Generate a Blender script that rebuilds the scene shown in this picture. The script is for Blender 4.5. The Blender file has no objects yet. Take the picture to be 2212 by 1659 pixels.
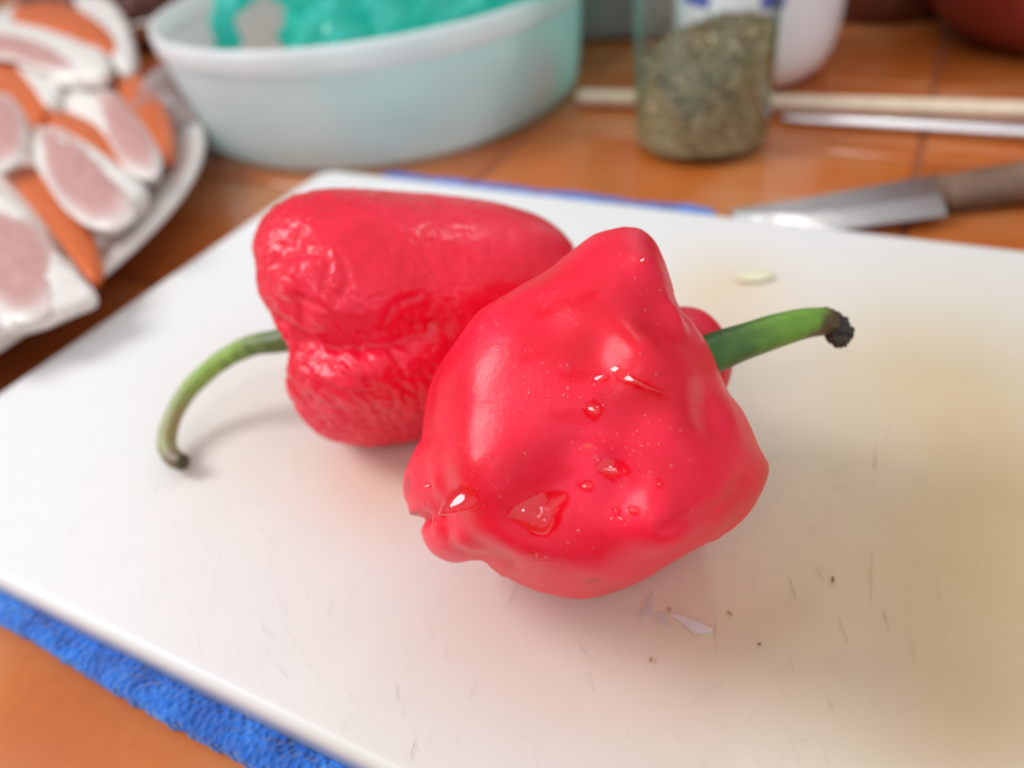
import bpy, bmesh, math, random
import numpy as np
from mathutils import Vector, Matrix
from mathutils.bvhtree import BVHTree
random.seed(7); rng = np.random.default_rng(7)
scene = bpy.context.scene
col = scene.collection

# ------------------------------------------------------------------ camera
PITCH, ROLL, CAMH = math.radians(38.7), math.radians(7.75), 0.15
FPX, PW, PH = 1662.0, 2212.0, 1659.0
FW = np.array([0, math.cos(PITCH), -math.sin(PITCH)])
UP0 = np.array([0, math.sin(PITCH), math.cos(PITCH)]); R0 = np.array([1., 0, 0])
CR = math.cos(ROLL)*R0 - math.sin(ROLL)*UP0
CU = math.sin(ROLL)*R0 + math.cos(ROLL)*UP0
CAM = np.array([0, -CAMH/math.tan(PITCH), CAMH])
cd = bpy.data.cameras.new('camera'); cam = bpy.data.objects.new('camera', cd); col.objects.link(cam)
cam.matrix_world = Matrix(((CR[0], CU[0], -FW[0], CAM[0]), (CR[1], CU[1], -FW[1], CAM[1]), (CR[2], CU[2], -FW[2], CAM[2]), (0, 0, 0, 1)))
cd.sensor_width = 36; cd.lens = 36*FPX/PW; cd.clip_start = 0.005; cd.clip_end = 50
cd.dof.use_dof = True; cd.dof.focus_distance = 0.143; cd.dof.aperture_fstop = 7.2
scene.camera = cam

# ------------------------------------------------------------------ light
world = bpy.data.worlds.new('World'); scene.world = world; world.use_nodes = True
wt = world.node_tree; bg = wt.nodes['Background']; bg.inputs[1].default_value = 1.0
# dim kitchen around the counter: brown far side, pale ceiling, lighter room behind the viewer
_tc = wt.nodes.new('ShaderNodeTexCoord'); _sx = wt.nodes.new('ShaderNodeSeparateXYZ'); wt.links.new(_tc.outputs['Generated'], _sx.inputs[0])
_m1 = wt.nodes.new('ShaderNodeMath'); _m1.operation = 'MULTIPLY_ADD'; wt.links.new(_sx.outputs['Z'], _m1.inputs[0]); _m1.inputs[1].default_value = .55; _m1.inputs[2].default_value = .42
_m2 = wt.nodes.new('ShaderNodeMath'); _m2.operation = 'MULTIPLY_ADD'; wt.links.new(_sx.outputs['Y'], _m2.inputs[0]); _m2.inputs[1].default_value = -.38; wt.links.new(_m1.outputs[0], _m2.inputs[2])
_cr = wt.nodes.new('ShaderNodeValToRGB'); wt.links.new(_m2.outputs[0], _cr.inputs[0]); wt.links.new(_cr.outputs[0], bg.inputs[0])
_e = _cr.color_ramp.elements; _e[0].position = .08; _e[0].color = (.14, .10, .085, 1); _e[1].position = 1.0; _e[1].color = (.88, .90, .94, 1); _q = _e.new(.55); _q.color = (.52, .52, .54, 1)
def area(name, loc, target, sx, sy, power, color):
    l = bpy.data.lights.new(name, 'AREA'); l.shape = 'RECTANGLE'; l.size = sx; l.size_y = sy; l.energy = power; l.color = color
    o = bpy.data.objects.new(name, l); col.objects.link(o); o.location = loc
    o.rotation_euler = (Vector(target)-Vector(loc)).to_track_quat('-Z', 'Y').to_euler()
    return o
area('window_and_glint_light', (-0.90, 0.16, 0.86), (0, 0.05, 0), 0.42, 0.56, 9.4, (0.95, 0.975, 1.0))
area('window_and_glint_light', (0.55, 1.0, 1.1), (0, 0.05, 0), 0.16, 0.14, 1.3, (1.0, 0.98, 0.95))  # small added lamp, no window: glints on drops and blade
area('window_and_glint_light', (-0.45, -0.85, 0.95), (0, 0.05, 0), 0.14, 0.18, 1.0, (0.97, 0.98, 1.0))  # small lamp added on the near side for sparkle on the drops
scene.view_settings.view_transform = 'Standard'; scene.view_settings.look = 'None'
scene.view_settings.exposure = 0.0; scene.view_settings.gamma = 1.0
scene.cycles.use_denoising = True
scene.cycles.max_bounces = 12; scene.cycles.transparent_max_bounces = 24
scene.cycles.sample_clamp_indirect = 6

# ------------------------------------------------------------------ helpers
def ray(x, y):
    d = FW + CR*(x-PW/2)/FPX + CU*(PH/2-y)/FPX
    return d/np.linalg.norm(d)
def at(x, y, z=0.0):
    d = ray(x, y); return CAM + d*(z-CAM[2])/d[2]
def proj(P):
    q = np.asarray(P)-CAM; z = q@FW
    return PW/2+FPX*(q@CR)/z, PH/2-FPX*(q@CU)/z
def srgb(r, g, b):
    f = lambda c: ((c/255)/12.92 if c/255 <= .04045 else ((c/255+.055)/1.055)**2.4)
    return (f(r), f(g), f(b), 1.0)
def tag(o, label=None, cat=None, group=None, kind=None):
    if label: o['label'] = label
    if cat: o['category'] = cat
    if group: o['group'] = group
    if kind: o['kind'] = kind
    return o
def empty(name, loc=(0, 0, 0)):
    o = bpy.data.objects.new(name, None); col.objects.link(o); o.location = loc; o.empty_display_size = .01
    return o
def meshobj(name, V, F, mat=None, parent=None, smooth=True, colors=None, alpha=None):
    """V in world coordinates; placed so that the world position is kept under its parent"""
    V = np.asarray(V, float)
    off = np.array(parent.location) if (parent is not None and parent.parent is None) else None
    if parent is not None and parent.parent is not None:
        off = np.array(parent.parent.location)+np.array(parent.location)
    base = np.array([V[:, 0].mean(), V[:, 1].mean(), V[:, 2].min()])
    m = bpy.data.meshes.new(name); m.from_pydata((V-base).tolist(), [], F if isinstance(F, list) else F.tolist())
    if colors is not None:
        a = m.color_attributes.new('tint', 'FLOAT_COLOR', 'POINT')
        c = np.ones((len(V), 4), np.float32); c[:, :3] = colors
        if alpha is not None: c[:, 3] = alpha
        a.data.foreach_set('color', c.ravel())
    if smooth: m.polygons.foreach_set('use_smooth', [True]*len(m.polygons))
    m.update()
    o = bpy.data.objects.new(name, m); col.objects.link(o)
    if parent is not None:
        o.parent = parent; o.location = base-off
    else: o.location = base
    if mat: m.materials.append(mat)
    return o
def mod_bevel(o, w, seg=3, ang=35):
    b = o.modifiers.new('bevel', 'BEVEL'); b.width = w; b.segments = seg; b.limit_method = 'ANGLE'; b.angle_limit = math.radians(ang)
def lathe(name, c, prof, mat, parent=None, n=96, sx=1., sy=1., closed=False, rot=0., tilt=None, colors=None):
    V = []; F = []
    for r, z in prof:
        for k in range(n):
            a = 2*math.pi*k/n; x, y = r*math.cos(a)*sx, r*math.sin(a)*sy
            V.append((c[0]+x*math.cos(rot)-y*math.sin(rot), c[1]+x*math.sin(rot)+y*math.cos(rot), c[2]+z))
    m = len(prof)
    for i in range(m-1 if not closed else m):
        for k in range(n):
            k2 = (k+1) % n; i2 = (i+1) % m
            F.append((i*n+k, i*n+k2, i2*n+k2, i2*n+k))
    return meshobj(name, V, F, mat, parent)
def catmull(P, per=10):
    P = np.asarray(P, float); Q = np.vstack([2*P[0]-P[1], P, 2*P[-1]-P[-2]]); out = []
    for i in range(1, len(Q)-2):
        for t in np.linspace(0, 1, per, endpoint=False):
            a, b, c, d = Q[i-1], Q[i], Q[i+1], Q[i+2]
            out.append(.5*((2*b)+(c-a)*t+(2*a-5*b+4*c-d)*t*t+(-a+3*b-3*c+d)*t**3))
    out.append(P[-1]); return np.array(out)
# gradient noise, vectorised
_perm = np.concatenate([rng.permutation(256)]*3); _g = rng.normal(size=(256, 3)); _g /= np.linalg.norm(_g, axis=1)[:, None]
def noise(P):
    P = np.asarray(P, float); i = np.floor(P).astype(int); f = P-i; u = f*f*f*(f*(f*6-15)+10); i &= 255
    r = 0
    for dx in (0, 1):
        for dy in (0, 1):
            for dz in (0, 1):
                h = _perm[_perm[_perm[(i[:, 0]+dx) & 255]+((i[:, 1]+dy) & 255)]+((i[:, 2]+dz) & 255)]
                g = _g[h]; w = (u[:, 0] if dx else 1-u[:, 0])*(u[:, 1] if dy else 1-u[:, 1])*(u[:, 2] if dz else 1-u[:, 2])
                r = r+w*(g[:, 0]*(f[:, 0]-dx)+g[:, 1]*(f[:, 1]-dy)+g[:, 2]*(f[:, 2]-dz))
    return r*1.6
def sstep(a, b, x):
    t = np.clip((x-a)/(b-a), 0, 1); return t*t*(3-2*t)

# ------------------------------------------------------------------ materials
def newmat(name):
    m = bpy.data.materials.new(name); m.use_nodes = True; nt = m.node_tree
    return m, nt, nt.nodes['Principled BSDF'], nt.nodes['Material Output']
def N(nt, t, **kw):
    n = nt.nodes.new(t)
    for k, v in kw.items():
        if k in ('operation', 'blend_type', 'data_type', 'feature', 'interpolation', 'attribute_name', 'noise_dimensions', 'distance'): setattr(n, k, v)
        else: n.inputs[k.replace('_', ' ')].default_value = v
    return n
def coords(nt, scale=(1, 1, 1), rot=(0, 0, 0)):
    tc = nt.nodes.new('ShaderNodeTexCoord'); mp = nt.nodes.new('ShaderNodeMapping')
    mp.inputs['Scale'].default_value = scale; mp.inputs['Rotation'].default_value = rot
    nt.links.new(tc.outputs['Object'], mp.inputs['Vector']); return mp.outputs['Vector']
def ramp(nt, fac, stops):
    r = nt.nodes.new('ShaderNodeValToRGB'); e = r.color_ramp.elements
    while len(e) < len(stops): e.new(0.5)
    for i, (p, c) in enumerate(stops): e[i].position = p; e[i].color = c if len(c) == 4 else (*c, 1)
    nt.links.new(fac, r.inputs[0]); return r.outputs[0]
def bump(nt, b, h, strength, dist, prev=None):
    n = nt.nodes.new('ShaderNodeBump'); n.inputs['Strength'].default_value = strength; n.inputs['Distance'].default_value = dist
    nt.links.new(h, n.inputs['Height'])
    if prev: nt.links.new(prev, n.inputs['Normal'])
    if b: nt.links.new(n.outputs[0], b.inputs['Normal'])
    return n.outputs[0]
def plain(name, color, rough=.5, noise_amt=.06, scale=60, **kw):
    m, nt, b, o = newmat(name)
    n = N(nt, 'ShaderNodeTexNoise', Scale=scale, Detail=4.); nt.links.new(coords(nt), n.inputs['Vector'])
    c = np.array(color[:3]); lo = tuple(np.clip(c*(1-noise_amt*2), 0, 1)); hi = tuple(np.clip(c*(1+noise_amt*2), 0, 1))
    nt.links.new(ramp(nt, n.outputs[0], [(.3, lo), (.7, hi)]), b.inputs['Base Color'])
    b.inputs['Roughness'].default_value = rough
    for k, v in kw.items(): b.inputs[k.replace('_', ' ')].default_value = v
    return m

def pepper_mat(name, base, dark, pale, rough, coat, bump_s, fine=False):
    m, nt, b, o = newmat(name)
    v = coords(nt)
    n1 = N(nt, 'ShaderNodeTexNoise', Scale=38., Detail=5., Roughness=.6); nt.links.new(v, n1.inputs['Vector'])
    c1 = ramp(nt, n1.outputs[0], [(.30, dark), (.52, base), (.75, pale)])
    # tiny pale pores
    vo = N(nt, 'ShaderNodeTexVoronoi', Scale=620.); nt.links.new(v, vo.inputs['Vector'])
    n2 = N(nt, 'ShaderNodeTexNoise', Scale=160., Detail=2.); nt.links.new(v, n2.inputs['Vector'])
    mk = N(nt, 'ShaderNodeMath', operation='LESS_THAN'); nt.links.new(vo.outputs['Distance'], mk.inputs[0]); mk.inputs[1].default_value = .16
    mk2 = N(nt, 'ShaderNodeMath', operation='GREATER_THAN'); nt.links.new(n2.outputs[0], mk2.inputs[0]); mk2.inputs[1].default_value = .56
    mm = N(nt, 'ShaderNodeMath', operation='MULTIPLY'); nt.links.new(mk.outputs[0], mm.inputs[0]); nt.links.new(mk2.outputs[0], mm.inputs[1])
    ms = N(nt, 'ShaderNodeMath', operation='MULTIPLY'); nt.links.new(mm.outputs[0], ms.inputs[0]); ms.inputs[1].default_value = .16
    mx = N(nt, 'ShaderNodeMix', data_type='RGBA'); nt.links.new(ms.outputs[0], mx.inputs['Factor']); nt.links.new(c1, mx.inputs['A']); mx.inputs['B'].default_value = (.95, .35, .3, 1)
    # scars and blemishes from the vertex tint
    at_ = N(nt, 'ShaderNodeAttribute', attribute_name='tint'); mt = N(nt, 'ShaderNodeMix', data_type='RGBA', blend_type='MULTIPLY'); mt.inputs['Factor'].default_value = 1
    nt.links.new(mx.outputs['Result'], mt.inputs['A']); nt.links.new(at_.outputs['Color'], mt.inputs['B'])
    nt.links.new(mt.outputs['Result'], b.inputs['Base Color'])
    n3 = N(nt, 'ShaderNodeTexNoise', Scale=75., Detail=4.); nt.links.new(v, n3.inputs['Vector'])
    rr = N(nt, 'ShaderNodeMapRange'); nt.links.new(n3.outputs[0], rr.inputs[0])
    rr.inputs[1].default_value = .3; rr.inputs[2].default_value = .7; rr.inputs[3].default_value = rough-.09; rr.inputs[4].default_value = rough+.09
    nt.links.new(rr.outputs[0], b.inputs['Roughness'])
    n4 = N(nt, 'ShaderNodeTexNoise', Scale=900., Detail=3.); nt.links.new(v, n4.inputs['Vector'])
    bump(nt, b, n4.outputs[0], bump_s, .0006)
    for inp, val in (('Coat Weight', coat), ('Specular IOR Level', .26 if fine else .36)):
        mu = N(nt, 'ShaderNodeMath', operation='MULTIPLY'); nt.links.new(at_.outputs['Alpha'], mu.inputs[0]); mu.inputs[1].default_value = val; nt.links.new(mu.outputs[0], b.inputs[inp])
    if fine:
        mp = nt.nodes.new('ShaderNodeMapping'); mp.inputs['Rotation'].default_value = (.5, .7, .9); mp.inputs['Scale'].default_value = (1, .35, 1); nt.links.new(v, mp.inputs['Vector'])
        n5 = N(nt, 'ShaderNodeTexNoise', Scale=620., Detail=4., Roughness=.55, Distortion=.8); nt.links.new(mp.outputs[0], n5.inputs['Vector'])
        vd = N(nt, 'ShaderNodeTexVoronoi', Scale=420., feature='DISTANCE_TO_EDGE'); nt.links.new(mp.outputs[0], vd.inputs['Vector'])
        b1 = bump(nt, None, n5.outputs[0], .40, .0010); bump(nt, b, vd.outputs['Distance'], .10, .0012, b1)
    b.inputs['Coat Roughness'].default_value = .19 if fine else .22
    b.inputs['Subsurface Weight'].default_value = .18; b.inputs['Subsurface Radius'].default_value = (1., .12, .1); b.inputs['Subsurface Scale'].default_value = .003
    return m
M_pep1 = pepper_mat('fresh_pepper_skin', (.90, .005, .038), (.70, .001, .010), (.94, .022, .075), .41, .08, .16)
M_pep2 = pepper_mat('wrinkled_pepper_skin', (.88, .005, .038), (.74, .002, .018), (.92, .018, .065), .38, .40, .3, True)

def tint_mat(name, rough=.5, spec=.5, bs=.3, bscale=500, low=.86, **kw):
    m, nt, b, o = newmat(name)
    a = N(nt, 'ShaderNodeAttribute', attribute_name='tint')
    n = N(nt, 'ShaderNodeTexNoise', Scale=bscale, Detail=4.); nt.links.new(coords(nt), n.inputs['Vector'])
    mt = N(nt, 'ShaderNodeMix', data_type='RGBA', blend_type='MULTIPLY'); mt.inputs['Factor'].default_value = 1
    nt.links.new(a.outputs['Color'], mt.inputs['A']); nt.links.new(ramp(nt, n.outputs[0], [(.3, (low, low, low)), (.7, (1, 1, 1))]), mt.inputs['B'])
    nt.links.new(mt.outputs['Result'], b.inputs['Base Color'])
    b.inputs['Roughness'].default_value = rough; b.inputs['Specular IOR Level'].default_value = spec
    if bs: bump(nt, b, n.outputs[0], bs, .0006)
    for k, v in kw.items(): b.inputs[k.replace('_', ' ')].default_value = v
    return m
M_stem = tint_mat('pepper_stem', .42, .5, .35, 420)
M_board = tint_mat('cutting_board_plastic', .42, .45, .02, 140, .985)
M_herb = tint_mat('dried_herb', .8, .2, 0)
M_food = tint_mat('food_tint', .35, .5, .2, 300)

def tile_mat():
    m, nt, b, o = newmat('glazed_terracotta')
    oi = nt.nodes.new('ShaderNodeObjectInfo'); v = nt.nodes.new('ShaderNodeTexCoord').outputs['Object']
    ad = N(nt, 'ShaderNodeVectorMath', operation='ADD'); sc = N(nt, 'ShaderNodeVectorMath', operation='SCALE')
    cb = nt.nodes.new('ShaderNodeCombineXYZ'); nt.links.new(oi.outputs['Random'], cb.inputs[0]); nt.links.new(oi.outputs['Random'], cb.inputs[1])
    nt.links.new(cb.outputs[0], sc.inputs[0]); sc.inputs['Scale'].default_value = 5.; nt.links.new(v, ad.inputs[0]); nt.links.new(sc.outputs[0], ad.inputs[1])
    n1 = N(nt, 'ShaderNodeTexNoise', Scale=11., Detail=4., Roughness=.5, Distortion=0.); nt.links.new(ad.outputs[0], n1.inputs['Vector'])
    c = ramp(nt, n1.outputs[0], [(.25, (.47, .105, .018)), (.5, (.55, .145, .028)), (.72, (.61, .26, .11))])  # peach top stop paints pale glare haze into the mottled glaze
    n2 = N(nt, 'ShaderNodeTexNoise', Scale=240., Detail=3.); nt.links.new(ad.outputs[0], n2.inputs['Vector'])
    mt = N(nt, 'ShaderNodeMix', data_type='RGBA', blend_type='MULTIPLY'); mt.inputs['Factor'].default_value = 1
    nt.links.new(c, mt.inputs['A']); nt.links.new(ramp(nt, n2.outputs[0], [(.3, (.92, .92, .92)), (.65, (1, 1, 1))]), mt.inputs['B'])
    hs = nt.nodes.new('ShaderNodeHueSaturation'); nt.links.new(mt.outputs['Result'], hs.inputs['Color'])
    mr = N(nt, 'ShaderNodeMapRange'); nt.links.new(oi.outputs['Random'], mr.inputs[0]); mr.inputs[3].default_value = .85; mr.inputs[4].default_value = 1.12
    nt.links.new(mr.outputs[0], hs.inputs['Value']); nt.links.new(hs.outputs[0], b.inputs['Base Color'])
    b.inputs['Roughness'].default_value = .14
    n3 = N(nt, 'ShaderNodeTexNoise', Scale=14., Detail=2.); nt.links.new(ad.outputs[0], n3.inputs['Vector'])
    bump(nt, b, n3.outputs[0], .12, .004)
    return m
M_tile = tile_mat()
M_grout = plain('grout', (.30, .085, .035), .85, .15, 300)

def cloth_mat():
    m, nt, b, o = newmat('blue_terry')
    v = coords(nt)
    vo = N(nt, 'ShaderNodeTexVoronoi', Scale=520.); nt.links.new(v, vo.inputs['Vector'])
    n = N(nt, 'ShaderNodeTexNoise', Scale=120., Detail=4.); nt.links.new(v, n.inputs['Vector'])
    c = ramp(nt, n.outputs[0], [(.3, (.010, .085, .40)), (.55, (.018, .17, .66)), (.75, (.045, .30, .86))])
    nt.links.new(c, b.inputs['Base Color']); b.inputs['Roughness'].default_value = .9; b.inputs['Sheen Weight'].default_value = .3
    bump(nt, b, vo.outputs['Distance'], .7, .002)
    return m
M_cloth = cloth_mat()

def clear_mat(name, tint, edge, ior=1.45, rough=.0, extra=None):
    """thin clear wall: tinted see-through, mirror sheen by fresnel"""
    m, nt, b, o = newmat(name); nt.nodes.remove(b)
    tr = nt.nodes.new('ShaderNodeBsdfTransparent'); gl = nt.nodes.new('ShaderNodeBsdfGlossy'); gl.inputs['Roughness'].default_value = rough
    gl.inputs['Color'].default_value = (1, 1, 1, 1)
    lw = nt.nodes.new('ShaderNodeLayerWeight'); lw.inputs[0].default_value = .35
    nt.links.new(ramp(nt, lw.outputs['Facing'], [(.35, tint), (.95, edge)]), tr.inputs[0])
    l2 = nt.nodes.new('ShaderNodeLayerWeight'); l2.inputs[0].default_value = .5; r0 = ((ior-1)/(ior+1))**2
    pw = N(nt, 'ShaderNodeMath', operation='POWER'); nt.links.new(l2.outputs['Facing'], pw.inputs[0]); pw.inputs[1].default_value = 4.5
    fr = N(nt, 'ShaderNodeMath', operation='MULTIPLY_ADD'); nt.links.new(pw.outputs[0], fr.inputs[0]); fr.inputs[1].default_value = .8*(1-r0); fr.inputs[2].default_value = r0
    mx = nt.nodes.new('ShaderNodeMixShader'); nt.links.new(fr.outputs[0], mx.inputs[0]); nt.links.new(tr.outputs[0], mx.inputs[1]); nt.links.new(gl.outputs[0], mx.inputs[2])
    nt.links.new(mx.outputs[0], o.inputs[0]); return m
M_glass = clear_mat('jar_glass', (.985, .995, .99), (.42, .68, .56))
M_water = clear_mat('water', (1., .52, .62), (1., .46, .55), 1.68)  # red tint stands in for the pale sheen lost under water
M_bead = clear_mat('water_beads', (.98, .80, .83), (.9, .5, .55), 2.3)
def frosted(name, color, trans, transl, rough=.35):
    m, nt, b, o = newmat(name); nt.nodes.remove(b)
    tr = nt.nodes.new('ShaderNodeBsdfTransparent'); tr.inputs[0].default_value = (*color, 1)
    tl = nt.nodes.new('ShaderNodeBsdfTranslucent'); tl.inputs[0].default_value = (*color, 1)
    p = nt.nodes.new('ShaderNodeBsdfPrincipled'); p.inputs['Roughness'].default_value = rough
    n = N(nt, 'ShaderNodeTexNoise', Scale=25., Detail=4.); nt.links.new(coords(nt), n.inputs['Vector'])
    nt.links.new(ramp(nt, n.outputs[0], [(.3, tuple(.9*x for x in color)), (.7, color)]), p.inputs['Base Color'])
    a = nt.nodes.new('ShaderNodeMixShader'); a.inputs[0].default_value = transl; nt.links.new(p.outputs[0], a.inputs[1]); nt.links.new(tl.outputs[0], a.inputs[2])
    c = nt.nodes.new('ShaderNodeMixShader'); c.inputs[0].default_value = trans; nt.links.new(a.outputs[0], c.inputs[1]); nt.links.new(tr.outputs[0], c.inputs[2])
    nt.links.new(c.outputs[0], o.inputs[0]); return m
M_tub = frosted('frosted_plastic', (.965, .965, .97), .38, .5)
M_rim = frosted('frosted_plastic_rim', (1., 1., 1.), .28, .3)
M_bag = frosted('teal_bag_plastic', (.20, .90, .82), .52, .4, .08)
M_clearbag = frosted('clear_bag_plastic', (.80, .74, .74), .62, .5, .2)
M_plate = plain('white_ceramic', (.82, .76, .70), .18, .02, 20, Coat_Weight=.4)
M_white = plain('white_plastic', (.90, .91, .93), .35, .01)
M_grey = plain('grey_plastic', (.30, .27, .255), .6, .04)
M_pot = plain('dark_red_enamel', (.20, .022, .012), .3, .1, 20)
M_brownfood = plain('dark_brown_sauce', (.12, .025, .012), .4, .2, 60)
M_wood = plain('pale_wood', (.88, .71, .52), .6, .05, 90)
M_handle = plain('brown_wood_handle', (.22, .125, .075), .5, .22, 40)
M_label_blue = plain('blue_print', (.02, .10, .52), .4, .02)
M_label_red = plain('red_print', (.5, .07, .05), .4, .02)
def steel(name, rough, c=(.62, .62, .62)):
    m, nt, b, o = newmat(name); b.inputs['Metallic'].default_value = 1; b.inputs['Base Color'].default_value = (*c, 1)
    n = N(nt, 'ShaderNodeTexNoise', Scale=90., Detail=4.); nt.links.new(coords(nt, (1, 12, 1)), n.inputs['Vector'])
    rr = N(nt, 'ShaderNodeMapRange'); nt.links.new(n.outputs[0], rr.inputs[0]); rr.inputs[3].default_value = rough*.7; rr.inputs[4].default_value = rough*1.4
    nt.links.new(rr.outputs[0], b.inputs['Roughness']); return m
M_steel = steel('brushed_steel', .3, (.98, .98, 1.))

# ------------------------------------------------------------------ the setting: tiled counter
EN = np.array([.516, .856, 0]); EN /= np.linalg.norm(EN); EE = np.array([EN[1], -EN[0], 0])   # board axes
ZT = -0.014
def bl(e, n, z): return EE*e+EN*n+np.array([0, 0, z])
def boxmesh(e0, e1, n0, n1, z0, z1):
    V = [bl(e, n, z) for z in (z0, z1) for e, n in ((e0, n0), (e1, n0), (e1, n1), (e0, n1))]
    return V, [(0, 3, 2, 1), (4, 5, 6, 7), (0, 1, 5, 4), (1, 2, 6, 5), (2, 3, 7, 6), (3, 0, 4, 7)]
V, F = boxmesh(-1.3, 1.3, -.6, 2.0, ZT-.03, ZT-.0011)
counter = meshobj('countertop', V, F, M_grout, None, False); tag(counter, kind='structure')
tm = None; TE, TN = .2, .1
for i in range(-6, 6):
    for j in range(-7, 18):
        ec, nc = .1+TE*(i+.5), .1275+TN*(j+.5)
        if abs(ec) > 1.15: continue
        if tm is None:
            V, F = boxmesh(-TE/2+.0011, TE/2-.0011, -TN/2+.0011, TN/2-.0011, -.008, 0)
            t = meshobj('tile', V, F, M_tile, counter, False); mod_bevel(t, .0016, 3); tm = t.data
            base_dz = 0
        else:
            t = bpy.data.objects.new('tile', tm); col.objects.link(t); t.parent = counter
            b_ = t.modifiers.new('bevel', 'BEVEL'); b_.width = .0016; b_.segments = 3
        t.location = Vector(bl(ec, nc, ZT-.008+random.uniform(-.0003, .0)))-counter.location
        t.rotation_euler = (random.uniform(-.003, .003), random.uniform(-.003, .003), 0)

# ------------------------------------------------------------------ cutting board
# top face z=0; far edge n=.1247, near edge n=-.118, left edge e=-.168
e_left = float(at(0, 845)@EE); n_far = float(at(700, 365)@EN); n_near = float(at(400, 1483, -.0095)@EN)
e_left = .5*(e_left+float(at(560, 462)@EE))
print('board', e_left, n_far, n_near)
B_E0, B_E1, B_N0, B_N1 = e_left, e_left+.40, n_near, n_far
BT = .0095
def board():
    ne, nn, rc = 360, 230, .009
    # superposed stains evaluated on a 1 mm grid
    es = np.linspace(B_E0, B_E1, ne); ns = np.linspace(B_N0, B_N1, nn)
    E_, N_ = np.meshgrid(es, ns)
    # rounded-corner outline: pull grid points inside a rounded rectangle
    cx, cy = (B_E0+B_E1)/2, (B_N0+B_N1)/2; hx, hy = (B_E1-B_E0)/2, (B_N1-B_N0)/2
    x, y = (E_-cx).ravel(), (N_-cy).ravel()
    qx, qy = np.abs(x)-(hx-rc), np.abs(y)-(hy-rc)
    k = (qx > 0) & (qy > 0)
    m = np.maximum(qx, qy); L = np.hypot(qx, qy)
    s = np.where(k, m/np.maximum(L, 1e-9), 1)
    x = np.where(k, np.sign(x)*(hx-rc+qx*s), x); y = np.where(k, np.sign(y)*(hy-rc+qy*s), y)
    # edge rounding
    d = np.minimum(hx-np.abs(x), hy-np.abs(y)); dk = rc-np.hypot(np.maximum(qx*s, 0), np.maximum(qy*s, 0))
    d = np.where(k, np.minimum(d, dk), d); rb = .0017
    z = -rb*(1-np.sqrt(np.clip(1-(1-np.clip(d/rb, 0, 1))**2, 0, 1)))
    P = EE[None]*(x+cx)[:, None]+EN[None]*(y+cy)[:, None]; P[:, 2] = z
    z2 = noise(np.c_[P[:, :2]*14, np.full(len(P), 3.)])*.00005
    P[:, 2] += z2*np.clip(d/.01, 0, 1)
    px, py = proj(P)
    c = np.array([.785, .775, .757])[None]*np.ones((len(P), 1))
    def blob(x0, y0, sx, sy, colr, amt, z0=0):
        nonlocal c
        q = at(x0, y0); a_ = at(x0+sx, y0)-q; b2 = at(x0, y0+sy)-q
        ra, rb2 = np.linalg.norm(a_), np.linalg.norm(b2)
        ua, ub = a_/ra, b2/rb2
        dd = P-q; dd = dd[:, :2]
        Mx = np.linalg.inv(np.array([a_[:2], b2[:2]]).T); uv = dd@Mx.T
        n_ = noise(np.c_[P[:, :2]*20, np.full(len(P), x0*.01)])*.20+noise(np.c_[P[:, :2]*90, np.full(len(P), y0*.01)])*.08
        w = amt*np.exp(-(uv**2).sum(1)/2*(1+n_))*np.clip(1+n_*1.1, 0, 2)
        w = np.clip(w, 0, 1)[:, None]; c = c*(1-w)+c*(np.array(colr)**1.75)[None]*w
    # old food stains; the blush by the peppers includes their colour bleed
    blob(2050, 1050, 420, 520, (.89, .79, .60), .85)
    blob(2150, 1250, 180, 420, (.93, .84, .68), .8)
    blob(1700, 1180, 180, 200, (.97, .91, .80), .6)
    blob(1560, 640, 110, 90, (.98, .84, .60), .55)
    blob(830, 1050, 110, 90, (1.0, .84, .68), .6)  # part stain, part red bounce from the peppers painted in
    blob(1480, 1330, 110, 70, (.99, .96, .88), .4)
    blob(1700, 1340, 150, 100, (.98, .94, .80), .5)
    blob(560, 900, 140, 160, (.97, .93, .86), .7)
    blob(1950, 800, 130, 100, (.96, .90, .78), .6)
    blob(1500, 1520, 500, 160, (.95, .92, .88), .6)
    blob(1100, 1350, 260, 100, (.97, .92, .87), .5); blob(1250, 1450, 700, 300, (.97, .95, .92), .8); blob(1700, 900, 500, 300, (.97, .94, .88), .7)
    blob(2150, 1560, 200, 130, (.90, .84, .78), .7)
    n_ = noise(np.c_[P[:, :2]*60, np.full(len(P), 9.)]); n2 = noise(np.c_[P[:, :2]*17, np.full(len(P), 5.)])
    c *= (1+.006*n_+.008*n2)[:, None]
    c[:, 2] *= 1-.03*np.clip(n2, 0, 1)
    # small brown pits
    for (sx, sy, r) in ((1680, 990, 6), (1797, 1018, 7), (1813, 1052, 9), (1730, 1088, 5), (1760, 1140, 6), (1985, 1038, 6), (1668, 935, 6), (1585, 1200, 5), (1775, 1230, 5), (1465, 1315, 5)):
        q = at(sx, sy); rr = r/FPX*np.linalg.norm(q-CAM)
        w = .30*np.exp(-((P[:, :2]-q[:2])**2).sum(1)/(2*rr*rr))[:, None]; c = c*(1-w)+np.array([.45, .33, .18])[None]*w
    idx = np.arange(ne*nn).reshape(nn, ne)
    F = np.stack([idx[:-1, :-1], idx[:-1, 1:], idx[1:, 1:], idx[1:, :-1]], -1).reshape(-1, 4).tolist()
    loop = list(idx[0, :])+list(idx[1:, -1])+list(idx[-1, :-1][::-1])+list(idx[1:-1, 0][::-1])
    n0 = len(P); low = P[loop].copy(); low[:, 2] = -BT
    P2 = np.vstack([P, low]); C2 = np.vstack([c, c[loop]])
    Ln = len(loop)
    for i in range(Ln):
        j = (i+1) % Ln; F.append((loop[i], n0+i, n0+j, loop[j]))
    F.append([n0+i for i in range(Ln)][::-1])
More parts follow.
